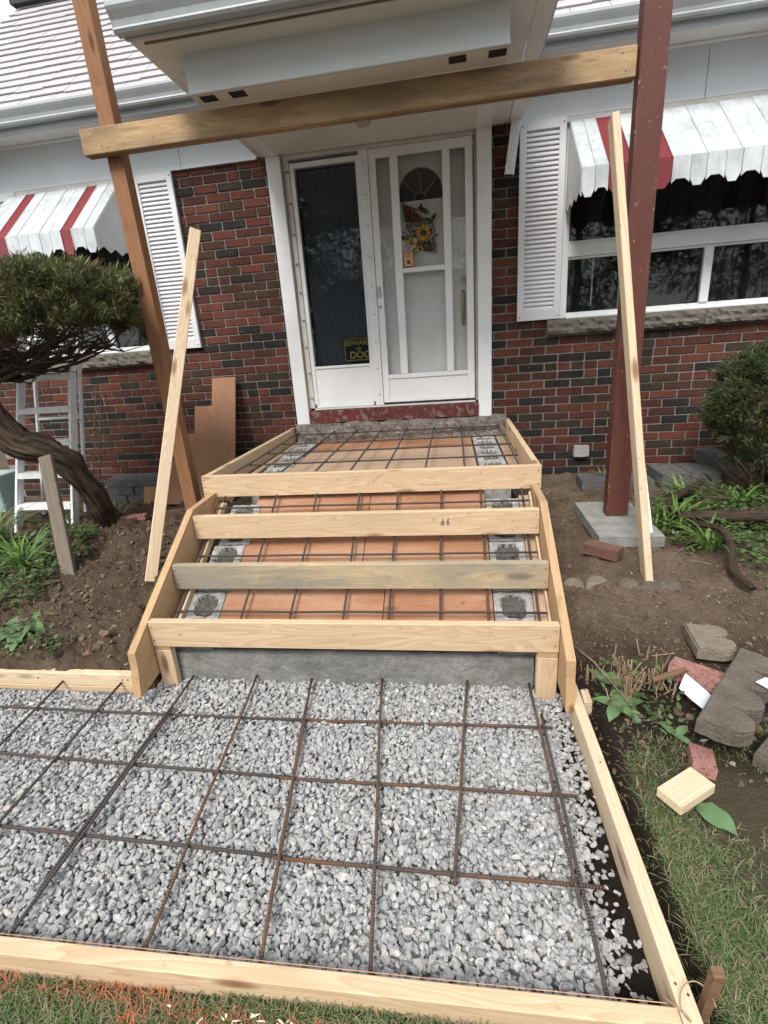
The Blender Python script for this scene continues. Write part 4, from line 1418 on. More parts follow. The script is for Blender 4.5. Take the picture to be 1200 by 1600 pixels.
BANK = rock_bank(16, 17, .72)
def gravel():
    xs, ys = np.arange(-2.0, 1.15, .0164), np.arange(-4.012, -2.77, .0164)
    X, Y = np.meshgrid(xs, ys)
    P = []
    S_ = []
    for layer, (zz, keep) in enumerate(((-.102, 1.0), (-.092, .9), (-.084, .35))):
        x = X.ravel() + rng.uniform(-.009, .009, X.size); y = Y.ravel() + rng.uniform(-.009, .009, X.size)
        lim = 1.25 - .08 * smooth(-3.3, -3.7, y) + .07 * vnoise(x, y, 7)
        edge = np.clip((lim - x) / .16, 0, 1) ** 1.2
        pr = keep * (edge * .93 + .07 if layer == 0 else edge)
        ok = rng.random(X.size) < pr
        ok &= x > -1.80 - (y + 2.85) * -1.0 * .0 - 0.0 + np.maximum(0, (-y - 2.85)) * .88 - .12
        ok &= ~((x < -.90) & (y > -2.868)) & ~((x < -.87) & (y > -2.9))
        x, y = x[ok], y[ok]
        sink = .018 * smooth(.93, 1.1, x) + .02 * vnoise(x, y, 2.2)
        P.append(np.stack([x, y, zz - sink + rng.normal(0, .004, len(x))], 1))
        S_.append(np.clip(rng.lognormal(-4.56, .26, len(x)), .005, .020))
    P = np.concatenate(P); S_ = np.concatenate(S_)
    me = scatter_rocks("gravel", P, S_, BANK, M['gravel'])
    o = link("gravel", me, None, SM)
    o["kind"] = "stuff"
    o["label"] = "bed of crushed pale grey limestone inside the walkway form"
    o["category"] = "gravel"
gravel()
# compacted base under the stones
gb = link("gravel_base", MB().box(-2.4, 1.02, -4.012, -2.79, -.20, -.106).mesh("gravel_base", M['fines']), None, SM)
gb["kind"] = "structure"

fx = MB()
for x, y in ((1.176, -2.90), (1.18, -3.30), (1.19, -3.99), (1.17, -3.97)):
    fx.tube([(x, y, -.0005), (x, y, .0010)], .0036, 6)
for x in (-.99, -1.02, -1.5):
    for z in (-.03, -.12):
        fx.tube([(x, -2.870, z), (x, -2.8725, z)], .0036, 6)
link("nail_head", fx.mesh("nail_head", M['steel']), walk, SM)["kind"] = "stuff"

mat2 = thing("rebar_mat", "rusty rebar grid lying on the crushed stone of the walkway", "rebar grid", mat=SM @ Matrix.Translation((.1, -3.4, -.06)))
ZT, ZL = -.064, -.049
for p0, p1 in (((-2.1, -3.045, ZT), (.0, -3.069, ZT)), ((-.06, -3.066, ZT), (1.06, -3.062, ZT)), ((-2.1, -3.30, ZT), (.02, -3.378, ZT)), ((-.02, -3.382, ZT), (1.085, -3.394, ZT)),
               ((-2.1, -3.62, ZT), (.12, -3.691, ZT)), ((.06, -3.694, ZT), (1.085, -3.709, ZT))):
    bar([p0, p1], .0060, 'rebar_rust' if p0[0] > -1 else 'rebar', mat2)
for p0, p1, m in (((-1.36, -2.87, ZL), (-1.25, -4.0, ZL), 'rebar'), ((-1.03, -2.87, ZL), (-.965, -4.0, ZL), 'rebar'), ((-.672, -2.80, ZL), (-.645, -3.86, ZL), 'rebar'), ((-.650, -3.04, ZL + .002), (-.632, -3.985, ZL), 'rebar'),
                  ((-.338, -2.785, ZL), (-.210, -3.985, ZL), 'rebar_rust'), ((-.047, -2.80, ZL), (.128, -3.99, ZL), 'rebar_rust'), ((-.020, -3.0, ZL + .002), (.100, -3.80, ZL), 'rebar_rust'),
                  ((.305, -2.787, ZL), (.426, -3.99, ZL), 'rebar_rust'), ((.717, -2.78, ZL), (.646, -3.745, ZL), 'rebar_rust'),
                  ((1.002, -2.795, ZL), (1.000, -3.78, ZL), 'rebar_rust'), ((1.024, -3.0, ZL + .002), (1.014, -3.985, ZL), 'rebar')):
    bar([p0, p1], .0060, m, mat2)
# tie wire at the crossings
tb = MB()
for x, y in ((-.64, -3.06), (-.30, -3.07), (.03, -3.38), (.36, -3.385), (.675, -3.392), (1.0, -3.39), (-.24, -3.686), (.09, -3.69), (.39, -3.70), (.648, -3.703), (1.0, -3.708), (-.645, -3.36), (-.27, -3.368)):
    tb.tube([(x - .012, y - .012, ZL), (x, y, ZL + .012), (x + .012, y + .012, ZL)], .0018, 5)
    tb.tube([(x + .004, y, ZL + .010), (x + .022, y + .012, ZL + .014)], .0015, 5)
link("tie_wire", tb.mesh("tie_wire", M['steel']), mat2, SM)["kind"] = "stuff"

# string line and twine
sl_ = thing("string_line", "thin orange string stretched along the front form board above the gravel", "string", mat=SM, data=MB().tube([(-2.5, -4.0, -.012), (-.6, -4.003, -.016), (1.14, -4.004, -.012)], .0009, 5).mesh("string_line", M['string']))
tw = []
for i in range(26):
    t = i / 25
    tw.append((1.13 + .10 * t + .018 * math.sin(t * 9), -4.00 - .045 * math.sin(t * 6.2) - .02 * t, .006 + .012 * abs(math.sin(t * 7))))
thing("twine", "loose loop of tan twine round the front corner of the walkway form", "twine", mat=SM, data=MB().tube(tw, .0017, 5).mesh("twine", M['twine'], True))
sk = thing("wooden_stake", "short brown wooden stake driven into the grass behind the form corner", "stake", mat=Matrix.Translation((1.265, -3.965, -.10)) @ Matrix.Rotation(R(5), 4, 'Y'))
link("stake_body", MB().add([(-.010, -.010, 0), (.010, -.010, 0), (.010, .010, 0), (-.010, .010, 0), (-.0115, -.0115, .178), (.0115, -.0115, .186), (.0115, .0115, .19), (-.0115, .0115, .180)],
     [(3, 2, 1, 0), (4, 5, 6, 7), (0, 1, 5, 4), (1, 2, 6, 5), (2, 3, 7, 6), (3, 0, 4, 7)]).mesh("stake_body", M['stake']), sk, WORLD[sk.name])

# ------------------------------------------------------------------ temporary shoring
def timber(name, label, cat, p0, p1, wdir, W, T, mat, group=None, ch=.004):
    p0, p1 = Vector(p0), Vector(p1)
    return thing(name, label, cat, group=group, mat=frame_from(p0, p1, wdir), data=board_mesh((p1 - p0).length, W, T, M[mat], ch, name))


hd = thing("header_beam", "weathered yellow double plank carried level under the porch canopy", "beam", mat=frame_from((-1.595, -1.362, 2.822), (1.676, -1.362, 2.818), (0, 0, 1)))
for k, m in ((-1, 'header'), (1, 'header')):
    link("header_plank", board_mesh(3.268, .142, .036, M[m], .005, "header_plank"), hd, WORLD[hd.name] @ Matrix.Translation((0.0, 0, k * .019)))
pl_ = timber("timber_post", "tall reddish orange cedar post left of the landing, rising past the gutter", "post", (-1.39, -1.275, .15), (-1.465, -1.275, 4.2), (1, 0, 0), .105, .089, 'cedar')
pr_ = timber("timber_post", "tall dark red painted post on a concrete pad right of the landing", "post", (1.757, -1.38, .29), (1.748, -1.38, 4.0), (1, 0, 0), .138, .085, 'redpost')
hn = MB()
for x, z in ((-1.50, 2.86), (-1.46, 2.79), (-1.41, 2.87), (-1.42, 2.78), (1.60, 2.86), (1.62, 2.78), (-.4, 2.80), (.35, 2.85), (.9, 2.79)):
    hn.tube([(x, -1.3985, z), (x, -1.4005, z)], .0042, 6)
link("nail_head", hn.mesh("nail_head", M['steel']), hd)["kind"] = "stuff"
pn = MB()
for x, y in ((1.28, .045), (1.30, -.045), (.72, .055), (.70, -.05), (.1, .05), (.05, -.055), (-.25, .05), (-.27, -.055), (-.6, .0), (-.8, .02)):
    pn.tube([(x, y, .0420), (x, y, .0445)], .004, 6)
    pn.tube([(x, y, -.0420), (x, y, -.0445)], .004, 6)
link("nail_head", pn.mesh("nail_head", M['steel']), pr_, WORLD[pr_.name])["kind"] = "stuff"
thing("concrete_pad", "flat grey concrete pad under the red post", "pad", mat=I4, data=None)
_pad = bpy.data.objects["concrete_pad"]
rough("pad_slab", (1.55, 1.93, -1.80, -1.10, .22, .288), .06, .004, 'pad', 3.0, _pad)

timber("brace_board", "pale pine brace leaning left, staked in the mound and crossing the orange post", "brace", (-1.205, -2.24, .20), (-.952, -1.36, 2.285), (1, .75, 0), .070, .038, 'pine_pale', "temporary braces")
timber("brace_board", "pale knotty pine brace standing in front of the red post", "brace", (1.745, -2.11, .08), (1.562, -1.45, 2.565), (1, 0, 0), .040, .088, 'pine_pale', "temporary braces")
timber("white_strip", "narrow white painted strip standing behind the right pine brace", "trim strip", (1.80, -1.90, .35), (1.70, -1.52, 1.45), (1, 0, 0), .035, .012, 'white')

# ------------------------------------------------------------------ objects on the door
sg = thing("dog_warning_sign", "black and yellow BEWARE OF DOG sign in the dark side light", "sign", mat=Matrix.Translation((-.212, .018, 1.472)))
def text(body, size, loc, parent, mat, name="lettering"):
    cu = bpy.data.curves.new("lettering", 'FONT')
    cu.body = body; cu.size = size; cu.align_x = 'CENTER'; cu.align_y = 'CENTER'; cu.extrude = .0006; cu.offset = size * .022
    tmp = bpy.data.objects.new("tmp", cu); COL.objects.link(tmp)
    me = bpy.data.meshes.new_from_object(tmp.evaluated_get(bpy.context.evaluated_depsgraph_get()))
    bpy.data.objects.remove(tmp)
    me.materials.clear(); me.materials.append(M[mat])
    return link(name, me, parent, Matrix.Translation(loc) @ Matrix.Rotation(R(90), 4, 'X'))
link("sign_board", MB().box(-.345, -.08, .0135, .0165, 1.368, 1.578).mesh("sign_board", M['black']), sg)
fbd = MB()
x0, x1, z0, z1, w = -.338, -.087, 1.375, 1.571, .007
fbd.box(x0, x1, .0125, .0134, z0, z0 + w).box(x0, x1, .0125, .0134, z1 - w, z1).box(x0, x0 + w, .0125, .0134, z0 + w, z1 - w).box(x1 - w, x1, .0125, .0134, z0 + w, z1 - w)
link("sign_border", fbd.mesh("sign_border", M['yellow']), sg)
text("BEWARE", .062, (-.212, .0128, 1.530), sg, 'yellow')
text("OF", .038, (-.205, .0128, 1.478), sg, 'yellow')
text("DOG", .085, (-.196, .0128, 1.422), sg, 'yellow')
# the sheltering mullion hides the end of the first word, as on the real door
sn = thing("door_notice", "small tan notice with dark border on the storm door glass", "notice", (.303, -.01, 2.185))
link("notice_sheet", MB().box(.258, .348, -.0098, -.0086, 2.124, 2.243).mesh("notice_sheet", M['sticker']), sn)
nb = MB().box(.258, .348, -.0108, -.0099, 2.124, 2.130).box(.258, .348, -.0108, -.0099, 2.237, 2.243).box(.258, .264, -.0108, -.0099, 2.130, 2.237).box(.342, .348, -.0108, -.0099, 2.130, 2.237)
nb.tube([(.303, -.0103, 2.165), (.303, -.0100, 2.165)], .017, 10).box(.285, .322, -.0105, -.0099, 2.145, 2.153)
link("notice_border", nb.mesh("notice_border", M['stake']), sn)
nm = MB()
for k in range(2):
    for j in range(5 - k):
        nm.box(.278 + j * .011, .286 + j * .011, -.0106, -.0099, 2.218 - k * .018, 2.226 - k * .018)
link("notice_print", nm.mesh("notice_print", M['awn_red']), sn)

fl = thing("flower_basket", "wicker wall basket with yellow sunflowers hanging on the inner door", "decoration", (.41, .06, 2.4))
bk = MB()
for k in range(9):      # fan of split wicker
    a = R(-14 + k * 5.5)
    x_ = .325 + .018 * k
    bk.tube([(x_, .066, 2.30 - .004 * k), (x_ - .03 + math.sin(a) * .10, .060, 2.63 - .021 * k)], .010, 6)
for k in range(7):
    z = 2.35 + k * .038
    bk.tube([(.30 - .004 * k + .01, .054, z + .03), (.40, .050, z + .01 - .004 * k), (.475 - .018 * k, .055, z - .015)], .006, 5)
bk.tube([(.44, .060, 2.27), (.50, .052, 2.25), (.53, .060, 2.30)], .022, 6)
link("basket", bk.mesh("basket", M['wicker'], True), fl)
def flower(x, z, r_, y=.035):
    b = MB()
    for k in range(16):
        a = 2 * math.pi * k / 16 + random.uniform(-.1, .1)
        c, s = math.cos(a), math.sin(a)
        rr = r_ * random.uniform(.85, 1.05)
        w = r_ * .16
        yy = y + random.uniform(-.004, .004)
        b.add([(x + c * r_ * .3, yy, z + s * r_ * .3), (x + c * rr * .65 - s * w, yy - .006, z + s * rr * .65 + c * w), (x + c * rr, yy, z + s * rr), (x + c * rr * .65 + s * w, yy - .006, z + s * rr * .65 - c * w)], [(0, 1, 2, 3)])
    link("petals", b.mesh("petals", M['petal']), fl)
    link("flower_eye", MB().tube([(x, y + .004, z), (x, y - .008, z), (x, y - .014, z)], [r_ * .36, r_ * .34, r_ * .15], 12).mesh("flower_eye", M['flower_eye'], True), fl)
flower(.437, 2.385, .075); flower(.335, 2.315, .055); flower(.40, 2.265, .032)
lb = MB()
def leaf_quad(b, x, y, z, L, a, w, lift=.0):
    c, s = math.cos(a), math.sin(a)
    b.add([(x, y, z), (x + c * L * .5 - s * w, y - .006, z + s * L * .5 + c * w), (x + c * L, y - lift, z + s * L), (x + c * L * .5 + s * w, y - .006, z + s * L * .5 - c * w)], [(0, 1, 2, 3)])
for k in range(34):
    cx, cz = random.choice(((.47, 2.50), (.50, 2.44), (.33, 2.40), (.30, 2.36), (.47, 2.30), (.38, 2.29), (.45, 2.53)))
    leaf_quad(lb, cx + random.uniform(-.03, .03), .045 + random.uniform(-.01, .01), cz + random.uniform(-.03, .03), random.uniform(.05, .09), random.uniform(0, 6.28), .018)
link("silk_leaves", lb.mesh("silk_leaves", M['ivy']), fl)
link("ribbon", MB().tube([(.51, .05, 2.47), (.535, .045, 2.40), (.525, .05, 2.30), (.535, .052, 2.22)], .008, 5).mesh("ribbon", M['twine']), fl)

# ------------------------------------------------------------------ loose masonry and scraps
def gz(x, y):
    return float(ground_z(np.array([x]), np.array([y]))[0])


def brick_thing(name, label, cat, loc, rz, size, mat, tilt=(0, 0), group=None, ch=.006):
    m = Matrix.Translation(loc) @ Matrix.Rotation(rz, 4, 'Z') @ Matrix.Rotation(tilt[0], 4, 'X') @ Matrix.Rotation(tilt[1], 4, 'Y')
    me = rough_box(-size[0] / 2, size[0] / 2, -size[1] / 2, size[1] / 2, -size[2] / 2, size[2] / 2, max(.02, size[0] / 7), ch * .5, random.uniform(0, 50))
    me.materials.append(M[mat])
    return thing(name, label, cat, group=group, data=me, mat=m)


brick_thing("loose_brick", "single brown brick lying on bare soil left of the right brace", "brick", (1.54, -1.93, gz(1.54, -1.93) + .035), R(-38), (.20, .095, .062), 'brownbrick')
brick_thing("loose_brick", "pink brick tilted against the scalloped edging stones", "brick", (1.695, -2.86, gz(1.69, -2.86) + .05), R(-36), (.205, .095, .065), 'pinkbrick', (R(-10), 0))
brick_thing("brick_fragment", "broken flat pink brick piece between the edging stones and the timber offcut", "brick", (1.548, -3.265, gz(1.548, -3.265) + .025), R(72), (.125, .075, .04), 'pinkbrick', (R(6), R(8)))
brick_thing("loose_brick", "brown brick on the soil at the foot of the orange post", "brick", (-1.78, -.95, gz(-1.78, -.95) + .03), R(28), (.20, .10, .06), 'brownbrick')
brick_thing("brick_fragment", "thin brick sliver half buried beside the left brace", "brick", (-2.04, -1.14, gz(-2.04, -1.14) + .015), R(12), (.20, .07, .04), 'pinkbrick')

# garden wall blocks beside the house
for nm, lab, loc, sz in (("garden_block", "grey retaining block by the wall, left of the pair behind the right brace", (2.415, -.50, .315), (.215, .34, .095)),
                         ("garden_block", "grey retaining block by the wall, right of the pair, beside the bush", (2.64, -.48, .315), (.215, .34, .095)),
                         ("garden_block", "small flat grey block behind the red post with a daylily on it", (1.86, -.42, .255), (.26, .26, .07)),
                         ("garden_block", "grey block between the red post and the paired retaining blocks", (2.19, -.46, .255), (.19, .26, .08)),
                         ("garden_block", "dark block under the bush, standing out from the house wall", (2.86, -.25, .38), (.17, .42, .10)),
                         ("garden_block", "wide flat slab on top of the low block stack left of the plywood", (-2.61, -.165, .338), (.62, .29, .068)),
                         ("garden_block", "upper course block of the left stack, nearer the trunk", (-2.76, -.165, .255), (.29, .27, .09)),
                         ("garden_block", "upper course block of the left stack, nearer the plywood", (-2.455, -.165, .255), (.29, .27, .09)),
                         ("garden_block", "lowest course block of the left stack, nearer the trunk", (-2.82, -.17, .155), (.22, .27, .10)),
                         ("garden_block", "lowest course block of the left stack, nearer the plywood", (-2.52, -.17, .155), (.34, .27, .10))):
    brick_thing(nm, lab, "block", loc, R(random.uniform(-2, 2)), sz, 'garden_block', group="garden wall blocks", ch=.012)
brick_thing("garden_block", "buried block course under the right pair of retaining blocks", "block", (2.52, -.50, .225), R(1), (.43, .33, .075), 'garden_block', group="garden wall blocks", ch=.012)


def scallop_mesh(L, D, T, n, mat):
    pts = [(-L / 2, D * .5), (-L / 2, 0)]
    w = L / n
    for i in range(n):
        cx = -L / 2 + w * (i + .5)
        for k in range(0, 9):
            a = math.pi + math.pi * k / 8
            pts.append((cx + w / 2 * math.cos(a) * .96, w * .55 * math.sin(a)))
    pts += [(L / 2, 0), (L / 2, D * .5)]
    b = MB().prism(pts, 'z', -T / 2, T / 2 - .010)
    # slightly smaller top layer so that the edge is rounded off
    cx = sum(p[0] for p in pts) / len(pts); cy = sum(p[1] for p in pts) / len(pts)
    b.prism([(cx + (x - cx) * .965, cy + (y - cy) * .955) for x, y in pts], 'z', T / 2 - .0105, T / 2)
    me = b.mesh("scalloped_edging", M[mat])
    bm = bmesh.new(); bm.from_mesh(me)
    bmesh.ops.triangulate(bm, faces=bm.faces)
    for _ in range(3):
        ed = [e for e in bm.edges if e.calc_length() > .035]
        bmesh.ops.subdivide_edges(bm, edges=ed, cuts=1)
        bmesh.ops.triangulate(bm, faces=bm.faces)
    bm.normal_update()
    sd = random.uniform(0, 99)
    for v in bm.verts:
        q = Vector(v.co)
        d = .0035 * mnoise.noise(q * 14 + Vector((sd, 0, 0))) + .003 * mnoise.noise(q * 40 + Vector((0, sd, 0))) - .010 * max(0, mnoise.noise(q * 20 + Vector((0, 0, sd))) - .32)
        v.co += v.normal * d
    bm.to_mesh(me); bm.free()
    return me
def scallop(label, loc, rz, L, D, T, n, mat, tilt=(0, 0)):
    thing("scalloped_edging", label, "edging stone", group="scalloped edging stones", data=scallop_mesh(L, D, T, n, mat),
          mat=Matrix.Translation(loc) @ Matrix.Rotation(rz, 4, 'Z') @ Matrix.Rotation(tilt[0], 4, 'X') @ Matrix.Rotation(tilt[1], 4, 'Y'))
# pile at the right edge: long stones with scallops facing right and down
scallop("long scalloped brown edging stone on top of the pile at the right edge", (1.779, -3.023, .120), R(52), .62, .15, .06, 4, 'edging', (R(3), R(2)))
scallop("long scalloped edging stone under the top one of the pile", (1.975, -3.125, .035), R(44), .56, .17, .06, 4, 'edging', (R(-2), 0))
scallop("scalloped edging stone at the bottom of the pile, half buried", (2.16, -3.02, .02), R(62), .60, .20, .06, 4, 'edging')
scallop("short buff double-lobed edging stone above the pink brick", (1.845, -2.66, .115), R(82), .23, .20, .055, 2, 'edging_buff', (0, R(3)))
# half buried row standing upright
for i, (x, y) in enumerate(((1.335, -2.135), (1.455, -2.15), (1.61, -2.175), (1.735, -2.165), (1.835, -2.15))):
    b = MB(); pts = [(-.06, -.05)] + [(.06 * math.cos(math.pi - math.pi * k / 10), .055 * math.sin(math.pi * k / 10)) for k in range(11)] + [(.06, -.05)]
    b.prism(pts, 'y', -.022, .022)
    thing("scalloped_edging", ("first buried scallop tip, next to the right stringer", "second buried scallop tip from the right stringer", "middle buried scallop tip in the row across bare soil",
          "fourth buried scallop tip, left of the brace foot", "last buried scallop tip, behind the brace foot")[i], "edging stone", group="buried scalloped edging row",
          data=b.mesh("scallop_tip", M['edging_buff'] if i < 2 else M['edging']), mat=Matrix.Translation((x, y, gz(x, y) - .012)) @ Matrix.Rotation(R(random.uniform(-6, 6)), 4, 'Z') @ Matrix.Rotation(R(-20), 4, 'X'))

m_off = frame_from((1.430 - .083 * .83, -3.423 - .083 * .56, .040), (1.430 + .083 * .83, -3.423 + .083 * .56, .043), (-.56, .83, 0))
thing("timber_offcut", "square pale pine offcut lying on the worn grass", "offcut", data=board_mesh(.168, .087, .038, M['pine_pale'], .003, "timber_offcut"), mat=m_off)
# folded white paper
pv = [(1.628, -2.895, .115), (1.660, -2.93, .095), (1.702, -3.005, .075), (1.640, -3.075, .070), (1.602, -3.02, .085), (1.575, -2.975, .10)]
thing("paper_scrap", "creased white paper scrap lying by the pink brick", "paper", data=MB().add(pv + [(x, y, z - .003) for x, y, z in pv],
      [(0, 1, 4, 5), (1, 2, 3, 4), (11, 10, 7, 6), (10, 9, 8, 7)] + [(i, i + 6, (i + 1) % 6 + 6, (i + 1) % 6) for i in range(6)]).mesh("paper_scrap", M['paper']))
thing("paper_scrap", "small white card on the edging pile at the right edge", "paper", data=MB().box(-.03, .03, -.045, .045, 0, .002).mesh("card", M['paper']), mat=Matrix.Translation((1.885, -3.02, .155)) @ Matrix.Rotation(R(30), 4, 'Z'))
timber("broken_slat", "small brown splinter of wood across the cut stems", "wood scrap", (1.49, -2.93, .10), (1.63, -2.90, .135), (0, 1, 0), .022, .014, 'stake', ch=.002)

# stepped plywood pattern leaning on the wall
py = thing("plywood_template", "orange plywood sheet cut in stair steps leaning on the brick wall", "plywood sheet", mat=Matrix.Translation((-1.8, -.12, .3)))
poly = [(-1.43, 0), (-1.43, 1.227), (-1.672, 1.227), (-1.672, .957), (-1.85, .957), (-1.85, .692), (-2.03, .692), (-2.03, .434), (-2.205, .434), (-2.205, .182), (-2.384, .182), (-2.384, 0)]
sh = MB().prism(poly, 'y', 0, .016)
base_p = Matrix.Translation((0, -.510, .163)) @ Matrix.Rotation(-R(21.8), 4, 'X')
loc_p = base_p @ Matrix.Translation((-1.9, 0, .6)) @ Matrix.Rotation(R(-90), 4, 'Y')
inv_p = loc_p.inverted() @ base_p
sh.v = [tuple(inv_p @ Vector(q)) for q in sh.v]
link("sheet", sh.mesh("sheet", M['ply_leaning']), py, loc_p)

# two thin rods on the wall
for lab, p0, p1 in (("thin rusty rod leaning on the wall, nearer the ladder", (-3.10, -.34, .12), (-2.98, -.03, 1.22)), ("thin rusty rod leaning on the wall, farther from the ladder", (-3.00, -.36, .12), (-2.91, -.03, 1.25))):
    thing("metal_rod", lab, "rod", group="rods leaning on the wall", data=MB().tube([p0, p1], .006, 6).mesh("metal_rod", M['rebar_rust']))

# ------------------------------------------------------------------ step ladder
ld = thing("step_ladder", "aluminium step ladder standing behind the juniper trunk", "ladder", (-2.75, -1.0, .2))
def ladder():
    def rail(nm, p0, p1, w, t, m='alu'):
        return board(nm, p0, p1, (0, 1, 0) if nm != "x" else (1, 0, 0), w, t, M[m], ld, False, .002)
    ft = .14; yb, yt, zt = -1.20, -.84, 2.05
    bl, brr, tl_, tr_ = -3.15, -2.59, -2.80, -2.36
    k = lambda a, b_, z: a + (b_ - a) * (z - ft) / (zt - ft)
    rail("front_rail", (bl, yb, ft), (tl_, yt, zt), .075, .022)
    rail("front_rail", (brr, yb, ft), (tr_, yt, zt), .075, .022)
    rail("rear_rail", (bl - .22, -.66, .14), (tl_ - .03, yt + .10, zt), .03, .022)
    rail("rear_rail", (brr - .32, -.66, .14), (tr_ - .03, yt + .10, zt), .03, .022)
    for z in (.40, .665, .93, 1.195, 1.46, 1.725):
        xa, xb, y = k(bl, tl_, z) + .01, k(brr, tr_, z) - .01, k(yb, yt, z)
        b = MB().box(xa, xb, y - .045, y + .04, z - .006, z, ch=.001).box(xa, xb, y - .048, y - .042, z - .045, z + .001).box(xa, xb, y + .036, y + .04, z - .03, z - .006)
        link("tread", b.mesh("tread", M['alu']), ld)
    link("top_cap", MB().box(tl_ - .03, tr_ + .03, yt - .08, yt + .14, zt - .01, zt + .03, ch=.006).mesh("top_cap", M['alu']), ld)
    for x0, sgn in ((brr - .01, -1), (bl + .01, 1)):
        board("corner_brace", (x0, yb - .03, .24), (x0 + sgn * .10, yb - .01, .39), (0, 1, 0), .018, .004, M['alu'], ld)
    q = lambda t, x0, x1: x0 + (x1 - x0) * (t - .14) / (zt - .14)
    for z in (.62, 1.08, 1.50):
        y = q(z, -.66, yt + .10)
        link("rear_bar", MB().box(q(z, bl - .22, tl_ - .03), q(z, brr - .32, tr_ - .03), y - .008, y + .008, z - .02, z).mesh("rear_bar", M['alu']), ld)
    link("spreader", MB().tube([(k(brr, tr_, 1.25), k(yb, yt, 1.25), 1.25), (q(1.0, brr - .32, tr_ - .03), q(1.0, -.66, yt + .1), 1.0)], .006, 6).mesh("spreader", M['alu']), ld)
ladder()

# ------------------------------------------------------------------ plants
def blades(P, ang, L, W, lean, segs, droop=0.0, mi=None, fold=False):
    """Vectorised curved strips rooted at P. Returns V, F (quads)."""
    n = len(P)
    t = np.linspace(0, 1, segs + 1)
    d = np.stack([np.cos(ang), np.sin(ang)], 1)
    side = np.stack([-np.sin(ang), np.cos(ang)], 1)
    V = np.zeros((n, segs + 1, 2, 3))
    for j, tj in enumerate(t):
        out = L * (np.sin(lean) * tj + droop * tj ** 2 * .5)
        up = L * (np.cos(lean) * tj - droop * tj ** 2.2 * .6)
        w = W * (1 - tj ** 2.2) * (0.55 + .45 * min(1, tj * 4)) + .0004
        c = np.stack([P[:, 0] + d[:, 0] * out, P[:, 1] + d[:, 1] * out, P[:, 2] + up], 1)
        for s, sg in ((0, -1), (1, 1)):
            V[:, j, s, :2] = c[:, :2] + side * (w * sg)[:, None]
            V[:, j, s, 2] = c[:, 2]
    F = []
    base = np.arange(n)[:, None] * (2 * (segs + 1))
    for j in range(segs):
        q = np.array([2 * j, 2 * j + 1, 2 * j + 3, 2 * j + 2])
        F.append(base + q[None, :])
    F = np.stack(F, 1).reshape(-1, 4)
    return V.reshape(-1, 3), F


def grass():
    n = 430000
    x = rng.uniform(-1.6, 2.15, n); y = rng.uniform(-4.55, -2.8, n)
    xs = x + .0189 * (y + 2)
    front = (y < -4.066 + .019 * (x - .1)) & (x < 1.25)
    right = (xs > 1.235)
    patch = vnoise(x, y, 3.0) + .5 * vnoise(x, y, 8.0)
    dens = np.where(front, .75, smooth(-3.0, -3.55, y + .35 * vnoise(x, y, 3.1)) * smooth(-.45, .3, patch) * (0.62 + .38 * smooth(-3.3, -3.9, y)))
    dens = dens * np.where(right & (xs < 1.275), .25, 1.0)
    ok = (front | right) & (rng.random(n) < dens)
    x, y = x[ok], y[ok]; m = len(x)
    P = np.stack([x, y, ground_z(x, y) - .004], 1)
    L = rng.uniform(.016, .050, m)
    V, F = blades(P, rng.uniform(0, 6.283, m), L, rng.uniform(.0006, .0012, m), rng.uniform(.25, 1.25, m), 3, .5)
    wx = vnoise(x, y, 5.0) + .4 * vnoise(x, y, 17)
    mid = (x > -.16) & (x < .62) & (y < -4.10) & (y > -4.32) & (wx > -.08)
    strip = (x < .0) & (x > -.8) & (y < -4.066) & (y > -4.112) & (wx > -.25)
    spr = (mid & (rng.random(m) < .55)) | (strip & (rng.random(m) < .5))
    mi = np.repeat(spr.astype(int), 3)
    me = np_mesh("lawn_grass", V, F, [M['grass'], M['grass_orange']], mi)
    o = link("lawn_grass", me); o["kind"] = "stuff"
    o["label"] = "short worn lawn grass, partly sprayed orange along the front board"; o["category"] = "grass"
    # wood shavings and chips on the front lawn
    k = 230
    x = rng.normal(.30, .13, k); y = rng.uniform(-4.32, -4.10, k)
    P = np.stack([x, y, ground_z(x, y) + rng.uniform(.012, .035, k)], 1)
    V, F = blades(P, rng.uniform(0, 6.28, k), rng.uniform(.005, .022, k), rng.uniform(.0014, .0038, k), rng.uniform(1.2, 1.6, k), 2, .2)
    o = link("wood_shavings", np_mesh("wood_shavings", V, F, M['shavings'])); o["kind"] = "stuff"
    o["label"] = "pale wood shavings scattered on the front grass"; o["category"] = "shavings"
grass()


